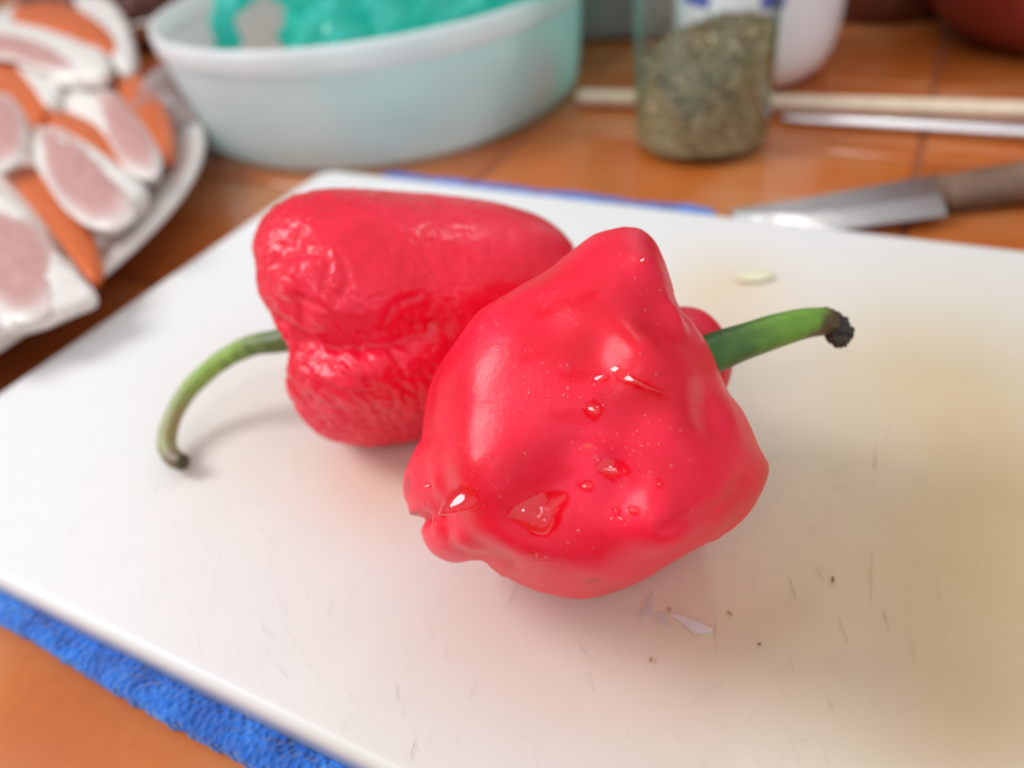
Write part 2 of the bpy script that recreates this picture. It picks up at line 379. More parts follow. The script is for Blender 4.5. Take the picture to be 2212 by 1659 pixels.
    root = empty('cutting_board', tuple(bl((B_E0+B_E1)/2, (B_N0+B_N1)/2, -BT)))
    tag(root, 'worn white plastic cutting board with beige stains lying on a blue cloth', 'cutting board')
    o = meshobj('board_slab', P2, F, M_board, root, True, C2)
    return root
board_root = board()
# knife scores: hair-thin furrows in the board, some holding brown dirt
def scores():
    V = []; F = []; Cc = []
    def line(p0, p1, w, colr, bow=0):
        a, b = at(*p0), at(*p1); d = b-a; L = np.linalg.norm(d); t = np.array([-d[1], d[0], 0])/L; n = 9
        i0 = len(V)
        for i in range(n+1):
            s = i/n; ww = w*math.sin(math.pi*min(max(s, .04), .96))*random.uniform(.6, 1.2); q = a+d*s+t*(bow*L*math.sin(math.pi*s)+random.uniform(-1, 1)*w*.15)
            V.append(q+t*ww/2+[0, 0, .00045]); V.append(q-t*ww/2+[0, 0, .00045]); Cc.extend([colr]*2)
            if i: k = i0+2*i; F.append((k-2, k-1, k+1, k))
    br = (.42, .33, .20); gy = (.60, .57, .50)
    L = [((1895, 940), (1885, 1060), .0004, br), ((1882, 1180), (1880, 1330), .0005, (.52, .36, .2)), ((1700, 1240), (1720, 1300), .0004, br),
         ((1760, 1225), (1783, 1262), .0006, br), ((1810, 1330), (1835, 1400), .0004, br), ((1325, 1370), (1345, 1440), .0003, gy), ((1265, 1440), (1290, 1520), .0004, gy), ((1430, 1320), (1470, 1400), .0003, gy),
         ((1546, 1340), (1547, 1425), .0003, br), ((1030, 1460), (1010, 1530), .0003, gy), ((855, 1470), (856, 1520), .0003, gy), ((1125, 1250), (1085, 1330), .0004, br),
         ((900, 1590), (885, 1650), .0004, br), ((1240, 1370), (1270, 1430), .0003, gy), ((960, 1250), (940, 1330), .0002, gy), ((1905, 1310), (1925, 1390), .0004, br),
         ((1705, 1420), (1720, 1470), .0004, (.62, .50, .36)), ((1780, 1480), (1800, 1540), .0004, (.62, .50, .36)), ((2020, 1240), (2040, 1330), .0006, (.6, .46, .3)),
         ((1960, 1350), (1975, 1440), .0004, (.6, .46, .3)), ((1640, 1180), (1625, 1290), .0002, gy), ((1640, 1250), (1700, 1230), .0002, gy)]
    for a, b, w, c in L: line(a, b, w, c, random.uniform(-.03, .03))
    for _ in range(260):
        x, y = random.uniform(100, 2150), random.uniform(900, 1650)
        if y > 1279+.515*x-60: continue
        if x > 850 and x < 1650 and y < 1300: continue
        an = random.gauss(random.choice([1.45, 1.45, 1.9, .9, 2.6]), .3); l = random.uniform(20, 150)
        line((x, y), (x+l*math.cos(an), y+l*math.sin(an)), random.uniform(.00006, .00016), random.choice([gy, (.70, .66, .60), (.66, .58, .46)]), random.uniform(-.04, .04))
    m, nt, b, o = newmat('score_dirt')
    a = N(nt, 'ShaderNodeAttribute', attribute_name='tint'); nt.links.new(a.outputs['Color'], b.inputs['Base Color']); b.inputs['Roughness'].default_value = .7
    tr = nt.nodes.new('ShaderNodeBsdfTransparent'); mx = nt.nodes.new('ShaderNodeMixShader'); n = N(nt, 'ShaderNodeTexNoise', Scale=260., Detail=3.)
    nt.links.new(coords(nt), n.inputs['Vector']); nt.links.new(ramp(nt, n.outputs[0], [(.38, (0, 0, 0)), (.62, (.6, .6, .6))]), mx.inputs[0])
    nt.links.new(tr.outputs[0], mx.inputs[1]); nt.links.new(b.outputs[0], mx.inputs[2]); nt.links.new(mx.outputs[0], o.inputs[0])
    s = meshobj('knife_scores', V, F, m, board_root, True, np.array(Cc)); tag(s, kind='stuff')
scores()

# ------------------------------------------------------------------ blue cloth under the board
def cloth():
    root = None
    ne, nn = 520, 330
    e0, e1, n0, n1 = B_E0+.002, B_E1+.03, float(.5*(at(0, 1366, ZT)+at(610, 1659, ZT))@EN), B_N1+.0225
    es = np.linspace(e0, e1, ne); ns = np.linspace(n0, n1, nn); E_, N_ = np.meshgrid(es, ns); x, y = E_.ravel(), N_.ravel()
    u = np.c_[x*22, y*22, np.zeros(len(x))]
    # uneven hem
    wob = noise(np.c_[x*18, np.zeros((len(x), 2))])*.003
    near = sstep(0, 1, (n0+.03-y)/.03); far = sstep(0, 1, (y-(n1-.02))/.02)
    # far side: cloth sits back behind the corner, showing from the middle of the edge only
    y = y-near*(wob*.6) + far*(wob*.8)
    y = y-near*sstep(0, 1, (x-B_E0)/.2)*.002
    ea, eb = float(at(822, 362, -.009)@EE), float(at(1590, 452, -.009)@EE); cut = np.clip(sstep(ea+.012, ea-.004, x)+sstep(eb-.012, eb+.006, x), 0, 1)
    y = y-far*cut*.032
    y += near*noise(np.c_[x*300, np.ones((len(x), 2))])*.0006
    z = np.full(len(x), -BT-.0003)
    outside = np.clip(np.maximum(B_N0-y, y-B_N1)/.004, 0, 1)
    z += outside*(.001+noise(np.c_[x*40, y*40, np.full(len(x), 2.)])*.0012)
    edge = np.clip(np.minimum(y-(n0-.004), (n1+.002)-y)/.004, 0, 1)
    z = z-(1-edge)*.0025
    loops = noise(np.c_[x*650, y*650, np.zeros(len(x))])
    z += outside*np.abs(loops)*.0011
    z = np.maximum(z, ZT+.0006)
    P = EE[None]*x[:, None]+EN[None]*y[:, None]; P[:, 2] = z
    idx = np.arange(ne*nn).reshape(nn, ne)
    F = np.stack([idx[:-1, :-1], idx[:-1, 1:], idx[1:, 1:], idx[1:, :-1]], -1).reshape(-1, 4).tolist()
    loop = list(idx[0, :])+list(idx[1:, -1])+list(idx[-1, :-1][::-1])+list(idx[1:-1, 0][::-1])
    n_ = len(P); low = P[loop].copy(); low[:, 2] = ZT+.0001; P = np.vstack([P, low])
    for i in range(len(loop)):
        j = (i+1) % len(loop); F.append((loop[i], n_+i, n_+j, loop[j]))
    o = meshobj('cloth', P, F, M_cloth)
    tag(o, 'bright blue terry cloth spread under the white cutting board', 'cloth')
cloth()

# ------------------------------------------------------------------ peppers
def ico(sub):
    bm = bmesh.new(); bmesh.ops.create_icosphere(bm, subdivisions=sub, radius=1.0)
    V = np.array([v.co[:] for v in bm.verts]); F = [[v.index for v in f.verts] for f in bm.faces]; bm.free()
    return V, F
ICO = ico(7)
def radial_target(poly, c):
    poly = catmull([(x, y, 0) for x, y in poly+[poly[0]]], 5)[:-1, :2]
    poly = np.array(poly, float)-np.array(c)[None]; nb = 720; R = np.zeros(nb)
    for k in range(nb):
        a = 2*math.pi*k/nb; d = np.array([math.cos(a), math.sin(a)]); best = 0
        p, q = poly, np.roll(poly, -1, 0)
        e = q-p; den = d[0]*e[:, 1]-d[1]*e[:, 0]; den = np.where(abs(den) < 1e-9, 1e-9, den)
        t = (p[:, 0]*e[:, 1]-p[:, 1]*e[:, 0])/den; s = (p[:, 0]*d[1]-p[:, 1]*d[0])/den
        ok = (s >= 0) & (s <= 1) & (t > 0)
        R[k] = t[ok].max() if ok.any() else 0
    return R
def normals(V, F):
    F = np.asarray(F); n = np.cross(V[F[:, 1]]-V[F[:, 0]], V[F[:, 2]]-V[F[:, 0]]); N_ = np.zeros_like(V)
    for k in range(3): np.add.at(N_, F[:, k], n)
    return N_/np.maximum(np.linalg.norm(N_, axis=1), 1e-12)[:, None]
def pepper_shape(cpx, dist, poly, axis, nl, phase, lobe, Re, La, taper, dS, sS, dB, sB, bumps, stem_dir=None):
    D, F = ICO; C0 = CAM+ray(*cpx)*dist
    a = np.array(axis, float); a /= np.linalg.norm(a)
    sd = a if stem_dir is None else np.array(stem_dir, float)/np.linalg.norm(stem_dir)
    ref = np.cross(a, [0, 0, 1]); ref /= np.linalg.norm(ref); ref2 = np.cross(a, ref)
    ct = D@a; s = np.sqrt(np.clip(1-ct*ct, 0, 1)); ph = np.arctan2(D@ref2, D@ref)
    rad = Re*(1+taper*ct)
    r = 1/((s/rad)**2.5+(abs(ct)/La)**2.5)**(1/2.5)
    r *= 1+lobe*s**2*np.cos(nl*ph+phase)
    angS = np.arccos(np.clip(D@sd, -1, 1)); angB = np.arccos(np.clip(-ct, -1, 1))
    r *= (1-dS*np.exp(-(angS/sS)**2))*(1-dB*np.exp(-(angB/sB)**2))
    V = C0+D*r[:, None]
    view = (CAM-C0)/np.linalg.norm(CAM-C0)
    w = 1-np.clip(D@view, -1, 1)**2
    w = w**.8
    R = radial_target(poly, cpx); nb = len(R); grid = np.arange(nb+1)/nb*2*math.pi
    def fit(iters):
        nonlocal r, V
        for _ in range(iters):
            x, y = proj(V); ang = np.arctan2(y-cpx[1], x-cpx[0]) % (2*math.pi); ex = np.hypot(x-cpx[0], y-cpx[1])
            kb = (ang/(2*math.pi)*nb).astype(int) % nb; mx = np.zeros(nb); np.maximum.at(mx, kb, ex)
            mx = np.maximum(mx, 1); ratio = np.where(R > 0, R/mx, 1)
            kk = np.arange(-60, 61); gs = lambda sg: np.convolve(np.r_[ratio[-60:], ratio, ratio[:60]], np.exp(-kk**2/(2*sg*sg))/np.exp(-kk**2/(2*sg*sg)).sum(), 'valid')
            lo, mi, hi = gs(18), gs(7), gs(2.0)
            rl = np.interp(ang, grid, np.r_[lo, lo[0]]); rm = np.interp(ang, grid, np.r_[mi, mi[0]]); rh = np.interp(ang, grid, np.r_[hi, hi[0]])
            r = r*(1+(rl-1)*w*.8+(rm-rl)*w**4*.85+(rh-rm)*w**12*.9); V = C0+D*r[:, None]
    fit(25)
    # humps and hollows of the flesh, placed on the near side
    Nn = normals(V, F)
    px, py = proj(V); front = (np.einsum('ij,ij->i', Nn, CAM-V) > 0)
    for (bx, by, sig, amp) in bumps:
        dd = np.where(front, (px-bx)**2+(py-by)**2, 1e12); q = V[np.argmin(dd)]
        sg = sig/FPX*np.linalg.norm(q-CAM)
        r += amp*np.exp(-((V-q)**2).sum(1)/(2*sg*sg))
    V = C0+D*r[:, None]; fit(24)
    return V, F, C0, D

front_poly = [(1345,489),(1384,494),(1415,518),(1436,559),(1454,611),(1459,642),(1472,668),(1493,690),(1517,722),(1538,760),(1553,798),(1566,830),(1578,852),(1600,880),(1620,920),(1636,960),(1658,1000),(1656,1030),(1640,1070),(1612,1112),(1570,1150),(1500,1190),(1440,1225),(1400,1250),(1340,1277),(1261,1294),(1178,1281),(1116,1256),(1074,1229),(1053,1210),(1026,1208),(986,1215),(950,1205),(925,1182),(912,1152),(915,1134),(924,1124),(908,1116),(888,1112),(884,1095),(873,1068),(873,1033),(886,998),(904,960),(912,948),(925,855),(951,787),(995,720),(1037,668),(1114,621),(1177,585),(1239,536),(1286,505)]
ax1 = CR*.80+CU*.36+FW*.48
V1, F1, C1, D1 = pepper_shape((1270, 905), .1680, front_poly, ax1, 4, .6, .05, .041, .040, .16, .30, .34, .05, .28,
    [(1048, 1010, 72, .0032), (1425, 820, 80, .0046), (1420, 1130, 50, .0044), (1405, 600, 46, .0020), (1120, 1160, 60, .0022), (1500, 1060, 90, .0020), 
     (1200, 1060, 60, -.0028), (1240, 960, 60, -.0018), (1150, 800, 60, -.0008), (965, 1127, 26, -.0010), (925, 1122, 16, -.0010), (1370, 905, 45, -.0020), (1520, 900, 40, -.0018), (1010, 1165, 28, .0016), (1330, 1010, 24, -.0014),
     (950, 1040, 30, .0014), (1180, 690, 40, -.0010), (1450, 690, 26, .0018)],
    stem_dir=CR*.80+CU*.36+FW*.40)
rear_poly = [(541,536),(551,494),(564,471),(605,437),(655,416),(712,406),(795,405),(871,410),(966,420),(1061,432),(1118,446),(1167,464),(1201,486),(1224,509),(1240,532),(1250,580),(1245,640),(1200,740),(1120,840),(1010,920),(905,953),(871,961),(814,967),(757,963),(704,948),(670,923),(643,889),(623,847),(617,813),(619,771),(616,747),(604,730),(594,712),(575,672),(556,634),(551,596),(552,575)]
ax2 = -CR*.93-CU*.10-FW*.25
V2, F2, C2, D2 = pepper_shape((880, 690), .2200, rear_poly, ax2, 3, 1.2, .05, .036, .048, .05, .26, .30, .15, .4,
    [(640, 745, 26, -.0035), (700, 752, 30, -.0042), (770, 745, 34, -.0046), (850, 735, 36, -.0040), (930, 700, 44, -.0026), (640, 610, 34, .0028), (590, 560, 16, -.0020), (625, 520, 24, -.0018),
     (660, 470, 22, .0008), (780, 830, 70, .0028), (590, 690, 22, -.0016), (690, 690, 30, .0012), (700, 560, 40, .0008), (900, 520, 90, .0012)],
    stem_dir=-CR*.93-CU*.16-FW*.12)

def groove(V, pts, width_px, depth):
    """push a soft crease following a pixel path on the near side"""
    D = []; P = catmull([(x, y, 0) for x, y in pts], 8)[:, :2]
    px, py = proj(V); d = np.full(len(V), 1e9)
    for i in range(len(P)-1):
        a, b = P[i], P[i+1]; e = b-a; t = np.clip(((px-a[0])*e[0]+(py-a[1])*e[1])/max(e@e, 1e-9), 0, 1)
        d = np.minimum(d, np.hypot(px-a[0]-e[0]*t, py-a[1]-e[1]*t))
    return depth*np.exp(-(d/width_px)**2)
def finish1(V):
    Nn = normals(V, F1); front = np.clip(np.einsum('ij,ij->i', Nn, (CAM-V)/np.linalg.norm(CAM-V, axis=1)[:, None])*3, 0, 1)
    h = noise(V*38)*.0005+noise(V*90+7)*.00018+noise(V*230)*.00005
    h -= front*groove(V, [(905, 1122), (930, 1124), (958, 1118)], 9, .0010)
    h -= front*groove(V, [(1600, 1040), (1560, 1090), (1500, 1120), (1440, 1140)], 14, .0006)
    h += front*groove(V, [(1015, 1150), (1075, 1150), (1140, 1180), (1220, 1200), (1290, 1225)], 30, .0007)
    h -= front*groove(V, [(1040, 1205), (1080, 1200), (1110, 1215)], 12, .0010)
    V = V+Nn*h[:, None]
    # skin tilted at set spots so the window shows there as highlights
    for tx, ty, sg_, k_ in ((1034, 925, 48, .8), (1335, 765, 52, 1.1), (1372, 1092, 44, 1.1)):
        Nn = normals(V, F1); px, py = proj(V); fr = np.einsum('ij,ij->i', Nn, CAM-V) > 0
        q = V[np.argmin(np.where(fr, (px-tx)**2+(py-ty)**2, 1e12))]; sg = sg_/FPX*float((q-CAM)@FW); d2 = ((V-q)**2).sum(1)
        n = (Nn*np.exp(-d2/(2*(sg*.4)**2))[:, None]).sum(0); n /= np.linalg.norm(n)
        Lw = np.array([-.90, .16, .86])-q; Lw /= np.linalg.norm(Lw); Vw = CAM-q; Vw /= np.linalg.norm(Vw); hv = Lw+Vw; hv /= np.linalg.norm(hv)
        g = -(hv/max(hv@n, .3)-n)*k_; print('tilt', tx, ty, round(math.degrees(math.acos(float(hv@n))), 1))
        V = V+n*(((V-q)@g)*np.exp(-d2/(2*sg*sg)))[:, None]*np.clip(Nn@n, 0, 1)[:, None]
    return V
def finish2(V):
    Nn = normals(V, F2); view = np.clip(np.einsum('ij,ij->i', Nn, (CAM-V)/np.linalg.norm(CAM-V, axis=1)[:, None])*3, 0, 1)
    px, py = proj(V)
    a = ax2/np.linalg.norm(ax2)
    # dried skin: ridges running askew, tightly packed below, faint on top
    wr = V-C2
    warp = np.c_[noise(wr*60+1), noise(wr*60+11), noise(wr*60+21)]*.004
    q = wr+warp
    d1 = CR*.75-CU*.55+FW*.2; d1 /= np.linalg.norm(d1)
    along = (q@d1)[:, None]*d1; across = q-along
    s1 = across*330+along*95; s2 = across*620+along*240+5
    rid = 1-np.abs(noise(s1))*2.2; rid2 = 1-np.abs(noise(s2))*2.2
    m = sstep(520, 740, py)*.68+.32
    m = np.maximum(m, sstep(760, 600, px)*.7)
    m *= 1-.55*sstep(900, 1200, px)
    h = -m*(.00078*np.clip(rid, 0, 1)**1.6+.00046*np.clip(rid2, 0, 1)**1.5)
    h += noise(V*70)*.0005*m+noise(V*35)*.0005
    cr = [(p_, w_*1.0, d_*.95) for p_, w_, d_ in [([(700, 425), (668, 455), (650, 490), (640, 530)], 8, .0009), ([(665, 470), (700, 462), (760, 455)], 7, .0005), ([(600, 525), (640, 540), (690, 545)], 9, .0008), ([(705, 545), (712, 580), (700, 620)], 7, .0007),
          ([(740, 560), (750, 600), (735, 640)], 6, .0006), ([(640, 640), (690, 665), (740, 690), (800, 690)], 8, .0008), ([(600, 690), (640, 720), (690, 748), (760, 745), (840, 738), (900, 720)], 10, .0014),
          ([(680, 760), (720, 790), (750, 830)], 7, .0008), ([(720, 755), (765, 790), (800, 835)], 7, .0008), ([(770, 750), (800, 780), (850, 810)], 7, .0007), ([(840, 750), (870, 800), (880, 850)], 7, .0006),
          ([(650, 790), (690, 830), (740, 850), (800, 850)], 7, .0007), ([(660, 860), (720, 890), (790, 900)], 7, .0006), ([(610, 580), (640, 640), (650, 690)], 8, .0008), ([(830, 700), (850, 660), (900, 640)], 8, .0007), ([(860, 740), (900, 760), (920, 800)], 8, .0007)]]
    for p, w_, d_ in cr: h += -view*groove(V, p, w_, d_)
    for p, w_, d_ in cr[:12]:
        p2 = [(x+w_*1.5, y-w_*.9) for x, y in p]; h += view*groove(V, p2, w_*.7, d_*.5)
    return V+Nn*h[:, None]
V1 = finish1(V1); V2 = finish2(V2)
print('depths', [(n, float((q-CAM)@FW)) for n, q in (('front', V1[np.argmin((V1-CAM)@FW)]), ('C1', C1), ('C2', C2))])
print('front pepper z', V1[:, 2].min(), 'rear', V2[:, 2].min(), 'hi', V1[:, 2].max(), V2[:, 2].max())
def rest(V, z0=.0002):
    z = V[:, 2]; k = .0035
    V[:, 2] = np.where(z < z0+k, z0+k*np.exp(np.minimum((z-z0-k)/k, 0)), z); return V
V1 = rest(V1); V2 = rest(V2)
# clearance between the two
def clearance(Va, Ca, Da, Vb, Cb):
    T = BVHTree.FromPolygons([Vector(v) for v in Va], F1); ins = []
    q = Vb-Ca; rb = np.linalg.norm(q, axis=1); sel = np.where(rb < .055)[0][::5]
    for i in sel:
        d = q[i]/rb[i]; h = T.ray_cast(Vector(Ca), Vector(d))
        if h[0] is not None and h[3] > rb[i]: ins.append((h[3]-rb[i], i))
    return max(ins) if ins else (0, -1), len(ins)
def keep_out(V, C):
    T = BVHTree.FromPolygons([Vector(v) for v in V1], F1); q = V-C; r = np.linalg.norm(q, axis=1); near = np.where(np.linalg.norm(V-C1, axis=1) < .065)[0]
    for i in near:
        d = q[i]/r[i]; h = T.ray_cast(Vector(C), Vector(d))
        if h[0] is not None and h[3]-.0006 < r[i]: V[i] = C+d*(h[3]-.0006)
    return V
V2 = keep_out(V2, C2)
print('overlap', clearance(V1, C1, D1, V2, C2))

def tint_spots(V, spots):
    px, py = proj(V); c = np.ones((len(V), 3)); wob = .55*noise(V*260)+.45*noise(V*520+3)
    for x, y, sx, sy, ang, colr, amt in spots:
        ca, sa = math.cos(ang), math.sin(ang); u = (px-x)*ca+(py-y)*sa; v = -(px-x)*sa+(py-y)*ca
        e_ = (u/sx)**2+(v/sy)**2; w = amt*(np.exp(-e_) if max(sx, sy) < 12 else sstep(1.5, .5, e_*(1+1.1*wob))); w = np.clip(w, 0, 1)[:, None]
        front = ((V-C1)@FW < .0)[:, None]
        c = c*(1-w*front)+np.array(colr)*w*front
    return c
def inpoly(px, py, poly):
    P = catmull([(x, y, 0) for x, y in poly+[poly[0]]], 5)[:-1, :2]; ins = np.zeros(len(px), bool); n = len(P); j = n-1
    for i in range(n):
        k = ((P[i, 1] > py) != (P[j, 1] > py)) & (px < (P[j, 0]-P[i, 0])*(py-P[i, 1])/(P[j, 1]-P[i, 1]+1e-12)+P[i, 0]); ins ^= k; j = i
    return ins
brown = (.45, 3.5, 1.2); pale = (1.05, 22., 8.)
T1 = tint_spots(V1, [(1280, 1253, 20, 6, -.1, (.62, .6, .4), .5), (1270, 963, 5, 4, 0, (.9, 26, 3), .8), (880, 1050, 7, 20, .1, (.5, 1.5, 1.), .6), (893, 1112, 12, 6, 0, (.4, 3, 1.), .7),
    (960, 1193, 9, 3, .4, (1, 20, 5), .6), (985, 1200, 12, 2.5, .1, (1, 20, 5), .6), (1005, 1180, 4, 3, 0, (1, 18, 5), .6), (1272, 1268, 9, 2.5, -.4, (1, 18, 5), .6),
    (1096, 735, 5, 4, 0, (1, 20, 4), .6), (1062, 757, 3, 9, .5, (1, 16, 4), .6), (1230, 800, 10, 20, .3, (.85, .7, .6), .5), (1070, 1160, 11, 2.6, -.7, (1.02, 14, 4), .4), (1168, 640, 11, 2.5, -1.0, (1.0, 16, 4), .45), (1198, 633, 11.5, 2.3, -.35, (1.0, 16, 4), .4), (1180, 660, 11, 2.2, -.8, (1.0, 14, 4), .35), (1038, 668, 7, 4, 0, (1.0, 16, 4), .4), (1040, 705, 6, 3, .4, (1, 14, 4), .4), (1225, 795, 4, 11, .1, (1, 16, 4), .4), (1195, 665, 46, 15, -.45, (.93, .45, .55), .7), (1262, 645, 36, 12, -.5, (.93, .45, .55), .6), (940, 965, 17, 42, .3, (.92, .45, .55), .6), (1235, 812, 34, 15, .1, (.93, .4, .5), .6), (1150, 770, 40, 12, -.3, (.94, .5, .6), .5), (1230, 900, 60, 14, .1, (.94, .5, .6), .5), (1320, 962, 70, 16, .2, (.94, .5, .6), .5), (1190, 1030, 50, 18, -.5, (.94, .45, .55), .5), (1410, 850, 40, 7, .35, (.93, .4, .5), .6), (1330, 1275, 30, 6, 0, (.9, .5, .6), .4)])
drops = [
 ('large flat pool of water in the dent of the wet pepper, lowest big drop', [(1098, 1108), (1110, 1094), (1138, 1079), (1172, 1063), (1205, 1057), (1226, 1064), (1229, 1082), (1218, 1106), (1208, 1132), (1190, 1155), (1170, 1161), (1146, 1152), (1124, 1136), (1104, 1122)], .0017),
 ('round bright drop on the left lobe of the wet pepper near its tip', [(975, 1062), (990, 1048), (1015, 1050), (1030, 1068), (1032, 1095), (1010, 1105), (985, 1100), (976, 1085)], .0017),
 ('oval ring-like drop at the centre right of the wet pepper', [(1290, 1005), (1305, 990), (1335, 992), (1355, 1003), (1364, 1022), (1340, 1032), (1325, 1042), (1305, 1030), (1292, 1018)], .0017),
 ('crown-shaped drop in the middle of the wet pepper, above the yellow speck', [(1256, 880), (1270, 866), (1290, 868), (1303, 880), (1300, 897), (1284, 908), (1266, 898)], .0014),
 ('long slanting streak of water beside the highlight nearest the stem', [(1315, 795), (1330, 790), (1352, 806), (1380, 820), (1410, 832), (1434, 846), (1425, 852), (1395, 842), (1360, 832), (1335, 818)], .0007),
 ('small star-shaped smear of water left of the long streak', [(1282, 815), (1298, 806), (1318, 812), (1312, 822), (1290, 826)], .0005),
 ('small drop just left of the ring-like drop', [(1246, 1046), (1262, 1038), (1280, 1042), (1284, 1054), (1268, 1060), (1252, 1054)], .0006),
 ('small drop low on the right hump of the wet pepper, left one of a pair', [(1324, 1100), (1332, 1094), (1340, 1104), (1336, 1114), (1327, 1112)], .0005),
 ('small drop low on the right hump of the wet pepper, right one of a pair', [(1358, 1100), (1368, 1092), (1382, 1096), (1382, 1108), (1368, 1113), (1359, 1109)], .0006),
 ('lone small drop on the far right flank of the wet pepper', [(1417, 1044), (1423, 1037), (1430, 1042), (1431, 1052), (1424, 1056), (1417, 1053)], .0006),
 ('small drop on the bottom edge of the wet pepper', [(1146, 1194), (1154, 1191), (1165, 1197), (1166, 1204), (1156, 1205), (1147, 1201)], .0005),
 ('tiny round drop on the top lobe of the wet pepper', [(1379, 562), (1386, 558), (1393, 562), (1394, 568), (1387, 571), (1380, 568)], .0005),
 ('tiny drop on the left lobe of the wet pepper, left of the bright round drop', [(924, 1044), (929, 1040), (934, 1046), (934, 1054), (928, 1056), (924, 1051)], .0005),
]
px_, py_ = proj(V1); wet = np.ones(len(V1)); _f = (V1-C1)@FW < 0
for _, poly, _h in drops: wet[inpoly(px_, py_, poly) & _f] = .05
wet = np.minimum(wet, np.clip(1-(1-T1[:, 1])*1.1*((T1[:, 0] > .9) & (T1[:, 1] < 1)), .1, 1))
Dl, Fl = ico(6); Lc = CAM+ray(1478, 782)*.1880
rl_ = 98/FPX*.1880; Vl = Lc+Dl*rl_*(1+.04*noise(Dl*1.5+2))[:, None]; Vl = Vl+(Dl@CU)[:, None]*CU*rl_*.20-(Dl@CR)[:, None]*CR*rl_*.0
Vl[:, 2] = np.maximum(Vl[:, 2], .003)
Nl = len(V1); V1j = np.vstack([V1, Vl]); F1j = list(F1)+[[i+Nl for i in f] for f in Fl]; T1j = np.vstack([T1, np.ones((len(Vl), 3))])
p_front = empty('red_pepper', (C1[0], C1[1], 0)); tag(p_front, 'smooth wet red pepper with lobed body, water drops and thick green stem, in front', 'pepper')
o_f = meshobj('flesh', V1j, F1j, M_pep1, p_front, True, T1j, np.r_[wet, np.ones(len(Vl))])
p_rear = empty('red_pepper', (C2[0], C2[1], 0)); tag(p_rear, 'shrivelled wrinkled red pepper with long thin curved stem, lying behind the wet one', 'pepper')
o_r = meshobj('flesh', V2, F2, M_pep2, p_rear, True, np.ones((len(V2), 3)))

def stem(parent, pts, radii, colfun, ridges, ramp_end=None, nseg=28, name='stem'):
    P = catmull(pts, 14); n = len(P); R = np.interp(np.linspace(0, len(radii)-1, n), np.arange(len(radii)), radii)
    T = np.gradient(P, axis=0); T /= np.linalg.norm(T, axis=1)[:, None]
    u = np.cross(T[0], [0, 0, 1.]); u /= np.linalg.norm(u); V = []; Cc = []
    for i in range(n):
        u = u-T[i]*(u@T[i]); u /= np.linalg.norm(u); v = np.cross(T[i], u); t = i/(n-1)
        for k in range(nseg):
            a = 2*math.pi*k/nseg; rr = R[i]*(1+ridges*math.cos(5*a+1.3*t)+ridges*.5*math.cos(11*a+2*t))
            V.append(P[i]+(u*math.cos(a)+v*math.sin(a))*rr); Cc.append((t, a))
    V = np.array(V); nz = noise(V*260); V += (noise(V*140)*.00025)[:, None]*np.array([0, 0, 1.])
    F = [(i*nseg+k, i*nseg+(k+1) % nseg, (i+1)*nseg+(k+1) % nseg, (i+1)*nseg+k) for i in range(n-1) for k in range(nseg)]
    F += [list(range(nseg))[::-1], [(n-1)*nseg+k for k in range(nseg)]]
    Cc = np.array(Cc); c = colfun(Cc[:, 0], Cc[:, 1], V, nz)
    return meshobj(name, V, F, M_stem, parent, True, c)
def mixc(a, b, t): t = np.clip(t, 0, 1)[:, None]; return a*(1-t)+b*t
g1, g2, g3 = np.array([.05, .15, .02]), np.array([.17, .36, .03]), np.array([.10, .25, .06])
def col_front(t, a, V, nz):
    base = mixc(np.tile(g1, (len(t), 1)), np.tile(g2, (len(t), 1)), sstep(.2, .6, t)+nz*.25)
    st = noise(np.c_[a*2.2, t*1.2, np.zeros(len(t))]); base = mixc(base, base*.6, np.clip(st*1.2, 0, 1)*(1-sstep(.4, .7, t)))
    br = np.tile([.09, .055, .015], (len(t), 1)); z = V[:, 2]
    base = mixc(base, br, sstep(.70, .86, t+nz*.12+(.08*np.cos(a))))
    return base
def stemd(pts): return [at(x, y, z) for x, y, z in pts]
zf = .0
fs = stemd([(1470, 800, .046), (1530, 768, .0455), (1580, 748, .046), (1640, 727, .0465), (1700, 708, .0465), (1745, 697, .046), (1778, 694, .045), (1795, 697, .044)])
stem(p_front, fs, [.0047, .0044, .0041, .0038, .0036, .0033, .0031, .0027], col_front, .06)
# charred looking dry tip
tipc = at(1802, 706, .0428)
D, F = ico(4); D = D.copy(); nn_ = noise(D*2.3); n2 = noise(D*6)
axT = CR*.55-CU*.75; axT /= np.linalg.norm(axT)
Vt = tipc+D*(.0031*(1+.45*nn_+.10*n2))[:, None]+axT*((D@axT)*.0016)[:, None]
tipcol = mixc(np.tile([.012, .009, .007], (len(D), 1)), np.tile([.06, .042, .022], (len(D), 1)), noise(D*3+4)+.35)
meshobj('dry_tip', Vt, F, M_stem, p_front, True, tipcol)
def col_rear(t, a, V, nz):
    ga, gb, gc = np.array([.11, .17, .03]), np.array([.27, .42, .07]), np.array([.33, .34, .14])
    base = mixc(mixc(np.tile(ga, (len(t), 1)), np.tile(gb, (len(t), 1)), sstep(.12, .3, t)), np.tile(gc, (len(t), 1)), sstep(.4, .66, t))
    br = np.tile([.26, .13, .06], (len(t), 1)); side = np.cos(a)
    base = mixc(base, br, sstep(.12, .5, noise(V*150)*.9+.25*side)*.8*sstep(.4, .55, t))
    base = mixc(base, br*.62, sstep(.78, .95, t+nz*.05)*.9); base = mixc(base, np.tile([.04, .06, .02], (len(t), 1)), sstep(.96, 1., t)*.8)
    return mixc(base, base*.45, np.clip(noise(V*200+3)*1.6, 0, 1)*(1-sstep(.25, .5, t)))
